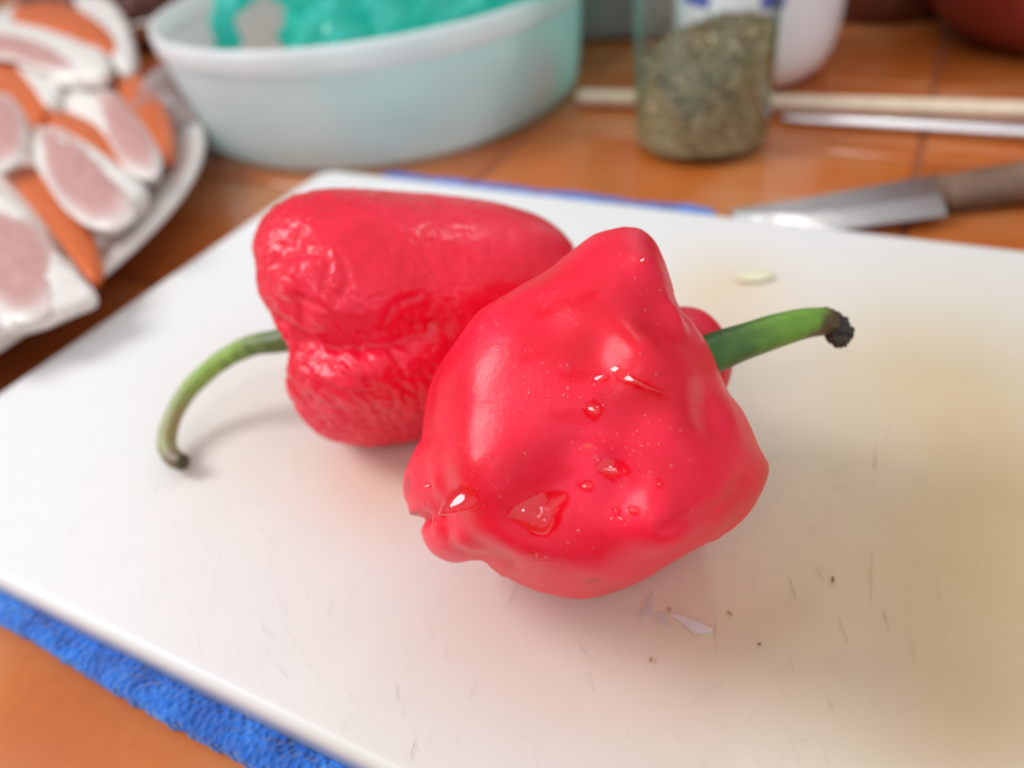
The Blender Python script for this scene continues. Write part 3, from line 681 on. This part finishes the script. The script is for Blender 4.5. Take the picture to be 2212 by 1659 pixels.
rs = stemd([(665, 722, .030), (605, 737, .029), (550, 745, .027), (500, 767, .023), (450, 802, .018), (408, 844, .0135), (380, 888, .010), (364, 932, .0075), (362, 968, .0058), (376, 990, .0052), (396, 999, .0052)])
stem(p_rear, rs, [.0038, .0033, .0030, .0029, .0028, .0027, .0026, .0026, .0026, .0027, .0023], col_rear, .045)

# ------------------------------------------------------------------ water on the front pepper
bvh1 = BVHTree.FromPolygons([Vector(v) for v in V1], F1)
def hit(x, y):
    h = bvh1.ray_cast(Vector(CAM), Vector(ray(x, y)))
    return (np.array(h[0]), np.array(h[1])) if h[0] is not None else (None, None)
def drop_geo(poly, hgt, rings=9, lean=1.):
    P = catmull([(x, y, 0) for x, y in poly+[poly[0]]], 5)[:-1, :2]; c = P.mean(0); V = []; F = []; n = len(P)
    q, nrm = hit(*c)
    if q is None: return None
    Lw = np.array([-.90, .16, .86])-q; Lw /= np.linalg.norm(Lw); Vw = CAM-q; Vw /= np.linalg.norm(Vw); hv = Lw+Vw; hv /= np.linalg.norm(hv)
    q0 = q; ctr = [hit(*(c+(P[k]-c)*.4))[1] for k in range(0, n, max(1, n//6))]; ctr = [x for x in ctr if x is not None]; n0 = np.sum(ctr+[nrm], 0); n0 /= np.linalg.norm(n0)
    g = -(hv/max(hv@n0, .45)-n0); gm = np.linalg.norm(g); rad = np.median(np.linalg.norm(P-c, axis=1))/FPX*np.linalg.norm(q-CAM); g *= lean*min(1., .95*hgt/max(gm*rad*.45, 1e-9))  # slope built into the drop top to widen its window glint
    V.append(q+nrm*(hgt+.00003))
    for i in range(1, rings+1):
        s = i/rings; hh = hgt*(1-s**2.4)
        for k in range(n):
            p = c+(P[k]-c)*s; q, nr = hit(*p)
            if q is None: return None
            V.append(q+nr*(max(hh+((q-q0)@g)*(1-s**2), .00003*(1-s))+.00003 if i < rings else -.00004))
    for k in range(n): F.append((0, 1+k, 1+(k+1) % n))
    for i in range(rings-1):
        for k in range(n): a = 1+i*n+k; b = 1+i*n+(k+1) % n; F.append((a, a+n, b+n, b))
    V = np.array(V); ff = []
    for f in F: ff.append(f)
    return V, ff
for lab, poly, h in drops:
    g = drop_geo(poly, h*1.25, 9, .6 if 'large flat' in lab else .9)
    if g is None: print('drop missed', lab); continue
    o = meshobj('water_drop', g[0], g[1], M_water); tag(o, lab, 'water drop', 'water drops on the front pepper')
VV = []; FF = []
dd_, ff_ = ico(2)
spots = [(rng.normal(x0, sx), rng.normal(y0, sy), 1.2+2.6*rng.random()**1.6) for x0, y0, sx, sy, n in ((1280, 830, 60, 26, 26), (1400, 1010, 60, 70, 26), (1010, 1070, 70, 60, 18), (1250, 1150, 140, 50, 20), (1090, 760, 80, 70, 16), (1370, 680, 70, 110, 10), (1200, 940, 120, 80, 16)) for _ in range(n)]
for x, y, r in spots:
    q, nr = hit(x, y)
    if q is None or nr@(CAM-q) < 0: continue
    rr = r/FPX*np.linalg.norm(q-CAM); b0 = len(VV)
    S = dd_*rr*np.array([1, rng.uniform(.7, 1.2), 1]); S = S-nr*(S@nr)[:, None]*.4
    VV.extend((q+nr*rr*.25+S).tolist()); FF.extend([[i+b0 for i in f] for f in ff_])
o = meshobj('water_droplets', VV, FF, M_bead); tag(o, 'fine spray of tiny water droplets over the front red pepper', 'water droplets', kind='stuff')

# ------------------------------------------------------------------ bits lying on the board
def flake(name, poly, z0, th, mat, label, cat, group=None):
    P = [at(x, y, 0)*1. for x, y in poly]; n = len(P); c = np.mean(P, 0)
    V = [p+np.array([0, 0, z0+.0003+.0012*noise(np.array([p])*150)[0]*.4]) for p in P]; V += [v+np.array([0, 0, th]) for v in V]
    V = [np.array([v[0], v[1], max(v[2], .0006)]) for v in V[:n]]+[np.array([v[0], v[1], max(v[2], .0006)+th]) for v in V[:n]]
    F = [list(range(n))[::-1], list(range(n, 2*n))]+[(i, (i+1) % n, n+(i+1) % n, n+i) for i in range(n)]
    o = meshobj(name, V, F, mat, None, False); tag(o, label, cat, group); return o
M_flake = frosted('pale_flake_film', (.90, .88, .88), .66, .3, .2)  # thin see-through pale slivers laid on the board
M_flake2 = frosted('dense_flake_film', (.94, .93, .93), .50, .2, .15)
gr = 'translucent flakes on the board'
flake('pale_flake', [(1383, 1333), (1392, 1318), (1404, 1290), (1410, 1283), (1408, 1305), (1402, 1334), (1394, 1340)], .0004, .00015, M_flake, 'faint upright translucent flake just below the wet pepper, leftmost of three', 'food scrap', gr)
flake('pale_flake', [(1412, 1330), (1432, 1328), (1440, 1345), (1444, 1360), (1430, 1352)], .0004, .00015, M_flake, 'small dim translucent flake between the upright one and the bright one', 'food scrap', gr)
flake('pale_flake', [(1450, 1332), (1480, 1336), (1510, 1350), (1541, 1366), (1536, 1371), (1514, 1374), (1500, 1372), (1478, 1352)], .0005, .00025, M_flake2, 'brightest wedge-shaped translucent flake on the board below the wet pepper', 'food scrap', gr)
M_seed = plain('pale_seed', (.80, .76, .52), .4, .05); M_crumb = plain('brown_crumb', (.20, .09, .035), .7, .2); M_crumb2 = plain('tan_crumb', (.40, .24, .10), .7, .2)
def ell(name, x, y, rx, ry, ang, hh, mat, label, cat):
    c = at(x, y, 0); k = np.linalg.norm(c-CAM)/FPX; S, F = ico(3)
    S = S*(1+.18*noise(S*1.7+x)[:, None]); f_ = .75 if name == 'crumb' else 1; X = S[:, 0]*rx*k*f_; Y = S[:, 1]*ry*k*1.5*f_; Z = S[:, 2]*hh*f_
    V = np.c_[c[0]+X*math.cos(ang)-Y*math.sin(ang), c[1]+X*math.sin(ang)+Y*math.cos(ang), np.maximum(Z+hh*.8+.0004, .0004)]
    o = meshobj(name, V, F, mat); tag(o, label, cat)
ell('seed', 1630, 603, 40, 13, -.1, .0010, M_seed, 'flat pale yellow seed lying on the board beyond the front stem', 'seed')
ell('crumb', 1640, 1395, 4.5, 2.2, -.5, .0003, M_crumb, 'tiny dark brown crumb alone on clean board right of the bright flake', 'crumb')
ell('crumb', 1406, 1429, 3, 6, -.3, .0004, M_crumb2, 'tiny tan crumb on the board below the bright flake', 'crumb')
ell('crumb', 1446, 1321, 3, 6, -.1, .0004, M_crumb2, 'tiny tan crumb between the translucent flakes and the wet pepper', 'crumb')
ell('crumb', 1576, 1329, 2.5, 6.5, .4, .0004, M_crumb2, 'thin brown crumb right of the translucent flakes', 'crumb')
ell('crumb', 1798, 1256, 3.5, 6, -.3, .0005, M_crumb, 'dark brown crumb among the knife marks at the right of the board', 'crumb')

# ------------------------------------------------------------------ frosted tub with teal bag
tc = (-.0530, .3340); tub = empty('plastic_tub', (tc[0], tc[1], ZT)); tag(tub, 'large round frosted plastic tub holding a crumpled teal bag', 'tub')
lathe('wall', (tc[0], tc[1], ZT), [(.0, .0015), (.10, .0015), (.116, .002), (.1225, .007), (.1245, .02), (.127, .05), (.1275, .058), (.1262, .058), (.1257, .05), (.1232, .02), (.121, .008), (.115, .0035), (.0, .003)], M_tub, tub, 144)
lathe('rim', (tc[0], tc[1], ZT), [(.1282, .0555), (.1302, .057), (.1308, .066), (.1300, .0685), (.1285, .0690), (.1272, .0680), (.1268, .0590), (.1270, .0570)], M_rim, tub, 144, closed=True)
def crumple(name, c, rad, amp, mat, seed, sub=6, zmin=None):
    D, F = ico(sub); D = np.array(D)
    P = D*1.
    n1 = 1-np.abs(noise(P*2.2+seed))*2; n2 = 1-np.abs(noise(P*5+seed*2))*2; n3 = noise(P*11+seed)
    n4 = 1-np.abs(noise(P*9+seed*3))*2.4; r = 1+amp*(n1*.42+n2*.36+n4*.22+n3*.06); V = np.array(c)+D*np.array(rad)*r[:, None]
    if zmin is not None: V[:, 2] = np.maximum(V[:, 2], zmin+.0008*noise(D*9)+.0008)
    return V, F
V, F = crumple('bag', (-.004, .338, ZT+.056), (.090, .092, .062), .34, M_bag, 4.3, 5, ZT+.006); V += np.c_[noise(V*170), noise(V*170+31), noise(V*170+77)]*.0055; V[:, 2] = np.maximum(V[:, 2], ZT+.006)
q = V[:, :2]-np.array(tc); rr = np.linalg.norm(q, axis=1); k = np.where((rr > .118) & (V[:, 2] < ZT+.07), .118/rr, 1); V[:, :2] = np.array(tc)+q*k[:, None]
bag = meshobj('plastic_bag', V, F, M_bag, None, False); tag(bag, 'crumpled teal plastic bag stuffed in the frosted tub', 'plastic bag')
# twisted handle of the bag hanging at the left inside of the tub
H = catmull([at(475, 150, .012), at(483, 105, .022), at(487, 65, .034), at(492, 20, .048), at(530, -30, .058), at(640, -30, .060)], 10)
V = []; F = []; n = 14
for i, p in enumerate(H):
    t_ = H[min(i+1, len(H)-1)]-H[max(i-1, 0)]; t_ /= np.linalg.norm(t_); u = np.cross(t_, [.3, 1, .2]); u /= np.linalg.norm(u); v = np.cross(t_, u)
    for kk in range(n):
        a = 2*math.pi*kk/n; r_ = .007+.002*math.sin(i*.4)+.004*math.cos(3*a+i*.2); V.append(p+u*math.cos(a)*r_+v*math.sin(a)*r_*.35)
F = [(i*n+k, i*n+(k+1) % n, (i+1)*n+(k+1) % n, (i+1)*n+k) for i in range(len(H)-1) for k in range(n)]
meshobj('bag_handle', V, F, M_bag, bag)
V, F = crumple('paper', (.012, .262, ZT+.030), (.026, .012, .020), .35, None, 9.1, 5, ZT+.005)
o = meshobj('napkin', V, F, plain('pink_grey_paper', (.62, .52, .50), .7, .05)); tag(o, 'crumpled pinkish paper pressed against the inside front of the tub', 'napkin')

# ------------------------------------------------------------------ herb jar
_p = at(1510, 359, ZT+.001); _d = _p-CAM; _d[2] = 0; _d /= np.linalg.norm(_d); JR = .033
for _ in range(8):
    _c = _p+_d*(JR-.0022); JR = 146.5/FPX*float((_c+np.array([0, 0, .03])-CAM)@FW)
jc = (float(_c[0]), float(_c[1])); print('jar', jc, JR)
jar = empty('glass_jar', (jc[0], jc[1], ZT)); tag(jar, 'clear glass jar half full of dried green herbs standing behind the board', 'jar')
lathe('glass_wall', (jc[0], jc[1], ZT), [(.0, .0008), (JR-.008, .0008), (JR-.003, .0022), (JR-.0006, .006), (JR, .011), (JR, .115), (JR-.002, .120), (JR-.003, .1205), (JR-.0025, .115), (JR-.0010, .108), (JR-.0010, .012), (JR-.0020, .0070), (JR-.009, .0040), (.0, .0040)], M_glass, jar, 96)
def herbs():
    D, F = ico(5); D = np.array(D); R_ = JR-.0013
    # bulk: rounded cylinder whose top slopes up to the right and back
    xy = D[:, :2]/np.maximum(np.abs(D[:, :2]).max(), 1e-9); h = np.linalg.norm(D[:, :2], axis=1)
    ang = np.arctan2(D[:, 1], D[:, 0]); zz = D[:, 2]; rr = np.minimum(1, h*1.6)*R_
    X, Y = rr*np.cos(ang), rr*np.sin(ang)
    top = .046+X*.30+Y*.10; zb = .0048
    Z = zb+(top-zb)*np.clip((zz*1.25+1)/2, 0, 1)
    V = np.c_[jc[0]+X, jc[1]+Y, ZT+Z]; V += (noise(V*300)*.0006)[:, None]*np.c_[X/R_, Y/R_, np.ones(len(X))]
    cols = np.array([[.17, .135, .055], [.29, .235, .115], [.39, .32, .18], [.23, .22, .10], [.55, .47, .30], [.09, .07, .03]])
    cc = cols[(np.clip(noise(V*260)*3.+noise(V*620)*2.6+2.4, 0, 5)).astype(int)]
    bulk = meshobj('herb_fill', V, F, M_herb, herbroot, True, cc)
    VV = []; FF = []; CC = []
    for _ in range(7500):
        a = random.uniform(0, 2*math.pi); s_ = random.random()
        if s_ < .72: r_ = R_-.0002; z_ = random.uniform(.009, .046+math.cos(a)*R_*.30+math.sin(a)*R_*.1)
        else: r_ = R_*math.sqrt(random.random()); z_ = .046+math.cos(a)*r_*.30+math.sin(a)*r_*.1+random.uniform(-.001, .0016)
        p = np.array([jc[0]+r_*math.cos(a), jc[1]+r_*math.sin(a), ZT+z_]); u = rng.normal(size=3); u /= np.linalg.norm(u); v = np.cross(u, rng.normal(size=3)); v /= np.linalg.norm(v)
        l, w = random.uniform(.0006, .0021), random.uniform(.0004, .0013)
        out = np.array([math.cos(a), math.sin(a), 0]); 
        if s_ < .72: u -= out*(u@out)*.9; v -= out*(v@out)*.9
        i0 = len(VV); VV += [p+u*l, p+v*w, p-u*l, p-v*w]; FF.append((i0, i0+1, i0+2, i0+3)); c = cols[random.randrange(6)]*random.choice([.35, .6, .8, 1.1, 1.5]); CC += [c]*4
    f = meshobj('herb_flake', VV, FF, M_herb, herbroot, False, np.array(CC)); tag(f, kind='stuff')
herbroot = empty('dried_herbs', (jc[0], jc[1], ZT+.0045)); tag(herbroot, 'dried green-brown herb flakes heaped inside the clear glass jar', 'herbs')
herbs()

# ------------------------------------------------------------------ white bottle, grey box, red pot, saucer
bc = (.1700, .283); bot = empty('plastic_bottle', (bc[0], bc[1], ZT)); tag(bot, 'white plastic bottle with rounded foot and blue and red print behind the jar', 'bottle')
lathe('body', (bc[0], bc[1], ZT), [(.0, .001), (.022, .001), (.032, .003), (.040, .010), (.0445, .020), (.0465, .034), (.047, .05), (.047, .14), (.044, .155), (.030, .168), (.018, .174), (.018, .19), (.0, .19)], M_white, bot, 96)
lathe('cap', (bc[0], bc[1], ZT), [(.0, .215), (.018, .215), (.020, .212), (.020, .188), (.0182, .188), (.0182, .2)], M_label_blue, bot, 48)
def band(name, a0, a1, z0, z1, mat, r=.0474, corner=.0):
    V = []; F = []; n = 20
    for i in range(n+1):
        a = math.radians(a0+(a1-a0)*i/n)
        for j in range(5): V.append((bc[0]+r*math.cos(a), bc[1]+r*math.sin(a), ZT+z0+(z1-z0)*j/4))
    F = [(i*5+j, (i+1)*5+j, (i+1)*5+j+1, i*5+j+1) for i in range(n) for j in range(4)]
    return meshobj(name, V, F, mat, bot)
band('blue_print', -108, -93, .050, .125, M_label_blue)
band('blue_print', -168, -142, .050, .056, M_label_blue)
band('red_print', -160, -143, .0565, .10, M_label_red)
gb = empty('grey_box', (.126, .425, ZT)); tag(gb, 'plain grey block standing in shade between the tub and the jar', 'box')
def localbox(parent, name, c, sx, sy, z0, z1, rot, mat, bev):
    ca, sa = math.cos(rot), math.sin(rot); V = []
    for z in (z0, z1):
        for x, y in ((-sx, -sy), (sx, -sy), (sx, sy), (-sx, sy)): V.append((c[0]+x*ca-y*sa, c[1]+x*sa+y*ca, z))
    o = meshobj(name, V, [(0, 3, 2, 1), (4, 5, 6, 7), (0, 1, 5, 4), (1, 2, 6, 5), (2, 3, 7, 6), (3, 0, 4, 7)], mat, parent, False); mod_bevel(o, bev, 4); return o
localbox(gb, 'box_body', (.126, .425), .055, .035, ZT, ZT+.075, -.25, M_grey, .006)
localbox(gb, 'box_lid', (.126, .425), .0565, .0365, ZT+.0752, ZT+.09, -.25, M_grey, .004)
pc = (.3780, .2850); pot = empty('red_pot', (pc[0], pc[1], ZT)); tag(pot, 'dark red round pot at the far right corner of the counter', 'pot')
lathe('pot_body', (pc[0], pc[1], ZT), [(.0, .001), (.060, .001), (.078, .006), (.092, .020), (.100, .045), (.102, .08), (.101, .12), (.104, .124), (.104, .127), (.099, .127), (.098, .12), (.098, .05), (.088, .02), (.0, .008)], M_pot, pot, 96)
for s in (-1, 1):
    P = [np.array([pc[0]+s*(.100+.022*math.sin(t)), pc[1]+.03*math.cos(t), ZT+.10]) for t in np.linspace(0, math.pi, 7)]
    Hh = catmull(P, 6); V = []; n = 10
    for i, p in enumerate(Hh):
        t_ = Hh[min(i+1, len(Hh)-1)]-Hh[max(i-1, 0)]; t_ /= np.linalg.norm(t_); u = np.array([0, 0, 1.]); v = np.cross(t_, u)
        for k in range(n): a = 2*math.pi*k/n; V.append(p+u*math.cos(a)*.004+v*math.sin(a)*.005)
    meshobj('handle', V, [(i*n+k, i*n+(k+1) % n, (i+1)*n+(k+1) % n, (i+1)*n+k) for i in range(len(Hh)-1) for k in range(n)], M_pot, pot)
sc_ = (-.322, .640); sau = empty('white_bowl', (sc_[0], sc_[1], ZT)); tag(sau, 'shallow white bowl far back on the left behind the tub', 'bowl')
lathe('bowl_body', (sc_[0], sc_[1], ZT), [(.0, .001), (.07, .001), (.10, .008), (.125, .026), (.128, .027), (.126, .029), (.10, .012), (.0, .006)], M_plate, sau, 96)
V, F = crumple('sauce', (sc_[0], sc_[1]+.02, ZT+.03), (.085, .075, .028), .2, None, 2.2, 5)
o = meshobj('meat_piece', V, F, M_brownfood); tag(o, 'dark brown lump of food sitting in the white bowl', 'food')

cn = at(1905, 62, ZT); cn = (cn[0]+.02, cn[1]+.05)
shade_cyl = empty('shade_cylinder', (cn[0], cn[1], ZT)); tag(shade_cyl, 'added dark brown cylinder standing in for shadow at the top edge between the white bottle and the red pot', 'shade stand-in')  # cylinder added to give the dark shadowed area at the top edge
lathe('shade_cylinder_body', (cn[0], cn[1], ZT), [(.0, .001), (.046, .001), (.050, .005), (.051, .012), (.051, .10), (.049, .104), (.0, .104)], M_brownfood, shade_cyl, 80)
lathe('shade_cylinder_top', (cn[0], cn[1], ZT), [(.0, .118), (.050, .118), (.053, .115), (.053, .1045), (.0, .1045)], M_pot, shade_cyl, 80)

# ------------------------------------------------------------------ wooden stick, steel cutlery, knife
def rod(name, p0, p1, r0, r1, mat, label, cat, flat=1., n=16, parent=None, bow=0., seg=12):
    p0, p1 = np.array(p0), np.array(p1); t_ = (p1-p0); L = np.linalg.norm(t_); t_ /= L; u = np.cross(t_, [0, 0, 1.]); u /= np.linalg.norm(u); v = np.cross(u, t_); V = []
    prof = [(0, .3), (.004, .8), (.012, 1)]+[(s, 1) for s in np.linspace(.05, .95, seg)]+[(.988, 1), (.996, .8), (1, .3)]
    for s, k in prof:
        r_ = (r0+(r1-r0)*s)*k
        for i in range(n): a = 2*math.pi*i/n; V.append(p0+t_*L*s+u*math.cos(a)*r_+v*(math.sin(a)*r_*flat+bow*math.sin(math.pi*s)))
    m = len(prof); F = [(i*n+k, i*n+(k+1) % n, (i+1)*n+(k+1) % n, (i+1)*n+k) for i in range(m-1) for k in range(n)]+[list(range(n))[::-1], [(m-1)*n+k for k in range(n)]]
    o = meshobj(name, V, F, mat, parent)
    if label: tag(o, label, cat)
    return o
a0 = at(1246, 210, ZT+.0045); a1 = at(2420, 244, ZT+.0065)
rod('wooden_stick', a0, a1, .0048, .0046, M_wood, 'pale wooden stick lying across the counter behind the herb jar', 'wooden stick', .9)
b0 = at(1690, 254, ZT+.003); b1 = at(2420, 289, ZT+.005)
spoon = rod('spoon_handle', b0, b1, 0.0030, .0082, M_steel, 'polished steel cutlery handle beside the wooden stick, nearer the board', 'cutlery', .4)
# knife
kn = empty('kitchen_knife', tuple(at(1950, 440, ZT))); tag(kn, 'kitchen knife with shiny blade and brown wooden handle behind the right edge of the board', 'knife')
zk = ZT+.0065
def kp(x, y, z=zk): return at(x, y, z)
spine = [kp(1578, 457), kp(1640, 447), kp(1720, 435), kp(1820, 417), kp(1930, 397), kp(2035, 378)]
edge = [kp(1590, 470), kp(1650, 484), kp(1725, 496), kp(1800, 494), kp(1920, 478), kp(2045, 462)]
V = []; F = []
for s_, e_ in zip(spine, edge):
    V += [s_+[0, 0, .0009], s_-[0, 0, .0009], e_+[0, 0, -.0008], s_*.45+e_*.55+[0, 0, .0006]]
for i in range(len(spine)-1):
    a = i*4; b = a+4; F += [(a, b, b+3, a+3), (a+3, b+3, b+2, a+2), (a+2, b+2, b+1, a+1), (a+1, b+1, b, a)]
F += [(0, 3, 2, 1), (len(V)-4, len(V)-3, len(V)-2, len(V)-1)]
meshobj('blade', V, F, steel('knife_steel', .26, (.58, .57, .56)), kn, False)
h0 = (spine[-1]+edge[-1])/2; h1 = at(2480, 352, ZT+.010)
rod('handle', h0+(h0-h1)*.01, h1, .0095, .0115, M_handle, None, None, .75, 20, kn)

# ------------------------------------------------------------------ plate of snacks
plc = (-.3865, .1770); PR = .2465
plate = empty('serving_plate', (plc[0], plc[1], ZT)); tag(plate, 'large white plate of pink, white and orange slices at the left edge', 'plate')
lathe('plate_body', (plc[0], plc[1], ZT), [(.0, .002), (.16, .002), (.163, .0), (.168, .0), (.172, .003), (.20, .008), (.225, .0165), (PR-.003, .0205), (PR, .0225), (PR-.001, .0245), (PR-.004, .0255), (PR-.018, .0225), (.215, .0165), (.195, .0105), (.17, .007), (.0, .006)], M_plate, plate, 160)
white_f = np.array([.84, .78, .72]); pink_f = np.array([.60, .31, .28]); oran_f = np.array([.64, .125, .022])
def slab(parent, name, poly, ztop, th, colr, bev=.0025, edge=None):
    """a soft wedge: bulging uneven top, ragged outline, rounded shoulder down to the foot"""
    P = [at(x, y, ztop) for x, y in poly]; P = catmull(P+[P[0]], 6)[:-1]; n = len(P); c = P.mean(0); P = c+(P-c)*(1.08 if edge is None else 1.26)
    area2 = sum(P[i][0]*P[(i+1) % n][1]-P[(i+1) % n][0]*P[i][1] for i in range(n))
    if area2 < 0: P = P[::-1]
    rag = noise(P*130)*.0006; d = P-c; d /= np.linalg.norm(d, axis=1)[:, None]; P = P+d*rag[:, None]
    prof = [(.15, .0), (.4, .0), (.62, .0), (.78, .0002), (.9, .0008), (.97, .0018), (1., .0034), (.99, .55*th+.0015), (.95, th)]
    V = [c.copy()]; T = [0.]
    for s_, dz in prof:
        for p in P: V.append(c+(p-c)*s_-np.array([0, 0, min(dz, th)])); T.append(s_)
    V = np.array(V); T = np.array(T); top = np.r_[True, np.repeat([q[1] < .002 for q in prof], n)]
    V[:, 2] += np.where(top, noise(V*90)*.0009+noise(V*260)*.0004+.0012*(1-T**2), 0)
    F = [(0, 1+k, 1+(k+1) % n) for k in range(n)]
    for i in range(len(prof)-1):
        for k in range(n): a = 1+i*n+k; b = 1+i*n+(k+1) % n; F.append((a, a+n, b+n, b))
    F.append([1+(len(prof)-1)*n+k for k in range(n)][::-1])
    cc = np.tile(colr, (len(V), 1))*(1+.14*noise(V*110)+.08*noise(V*350))[:, None]
    if edge is not None: cc = mixc(cc, np.tile(edge, (len(V), 1)), sstep(.66, 1.04, T+.05*noise(V*100)))
    return meshobj(name, V, F, M_food, parent, True, np.clip(cc, 0, 1))
def snack(label, body, pinks, oranges, ztop, th, loc):
    r = empty('snack_slice', tuple(at(*loc, ZT+.01))); tag(r, label, 'snack', 'snack slices on the plate')
    slab(r, 'white_layer', body, ztop, th, white_f, .004)
    for p in pinks: slab(r, 'pink_filling', p, ztop+.0007, .003, pink_f, .0008, white_f*.97)
    for p in oranges: slab(r, 'orange_layer', p, ztop-.001, th-.0004, oran_f, .003, oran_f*1.15)
snack('nearest white slice with a large pink centre and orange rim, at the plate\'s lower edge', [(-60, 420), (0, 405), (55, 455), (110, 530), (160, 580), (186, 616), (135, 642), (60, 672), (0, 684), (-60, 690)],
      [[(-40, 470), (10, 460), (70, 490), (105, 550), (105, 610), (75, 648), (20, 655), (-40, 600)]], [[(14, 380), (60, 365), (110, 392), (160, 450), (188, 520), (184, 552), (165, 556), (120, 500), (60, 425)]], .020, .008, (60, 560))
snack('middle slice with a slanting pink band, white corner tip and orange top', [(50, 300), (110, 270), (180, 300), (250, 350), (300, 392), (270, 430), (215, 462), (160, 440), (100, 380)],
      [[(88, 285), (140, 290), (190, 330), (240, 385), (266, 428), (236, 458), (190, 458), (140, 425), (105, 365)]], [[(105, 248), (150, 245), (200, 268), (245, 310), (262, 350), (235, 345), (180, 305), (120, 270)]], .024, .010, (180, 380))
snack('narrow upright pink slice with orange side, nearest the rim by the tub', [(185, 205), (225, 190), (262, 215), (310, 270), (330, 320), (318, 352), (285, 352), (250, 320), (205, 260)],
      [[(208, 208), (250, 208), (300, 264), (330, 318), (318, 352), (280, 348), (244, 308)]], [[(248, 155), (290, 160), (325, 190), (352, 240), (352, 290), (330, 300), (300, 250), (262, 195)]], .024, .010, (270, 280))
snack('long white slice with a pink underside and pale orange top, farthest on the plate', [(-60, 45), (0, 42), (80, 55), (160, 82), (215, 105), (218, 140), (170, 150), (110, 150), (40, 110), (-60, 90)],
      [[(-50, 72), (0, 72), (70, 85), (130, 115), (140, 140), (80, 138), (20, 118), (-50, 112)]], [[(45, 15), (110, 8), (170, 25), (215, 60), (224, 88), (200, 92), (130, 62), (50, 42)]], .034, .012, (100, 90))
snack('whitish curved slice at the top of the heap beside the pale orange one', [(150, -20), (220, -10), (262, 30), (282, 90), (278, 130), (248, 135), (225, 95), (190, 45)], [], [], .030, .012, (240, 60))
snack('orange slice half hidden at the left border, over a dark red gap', [(30, 140), (80, 135), (130, 150), (120, 200), (95, 215), (70, 190)],
      [[(-60, 215), (0, 205), (35, 235), (45, 290), (20, 330), (-60, 340)]], [[(-60, 130), (0, 125), (50, 142), (85, 180), (78, 222), (50, 235), (20, 205), (-60, 190)]], .028, .012, (40, 200))
snack('small white slice in the middle of the heap, below the long one', [(140, 195), (175, 185), (205, 205), (222, 245), (200, 262), (165, 250), (135, 225)], [], [], .022, .009, (180, 220))

# clear bag scrap between plate and tub
V, F = crumple('film', (-.178, .300, ZT+.018), (.022, .052, .020), .5, None, 6.6, 5, ZT+.001)
o = meshobj('clear_bag', V, F, M_clearbag); tag(o, 'crumpled see-through plastic bag squeezed between the plate and the tub', 'plastic bag')
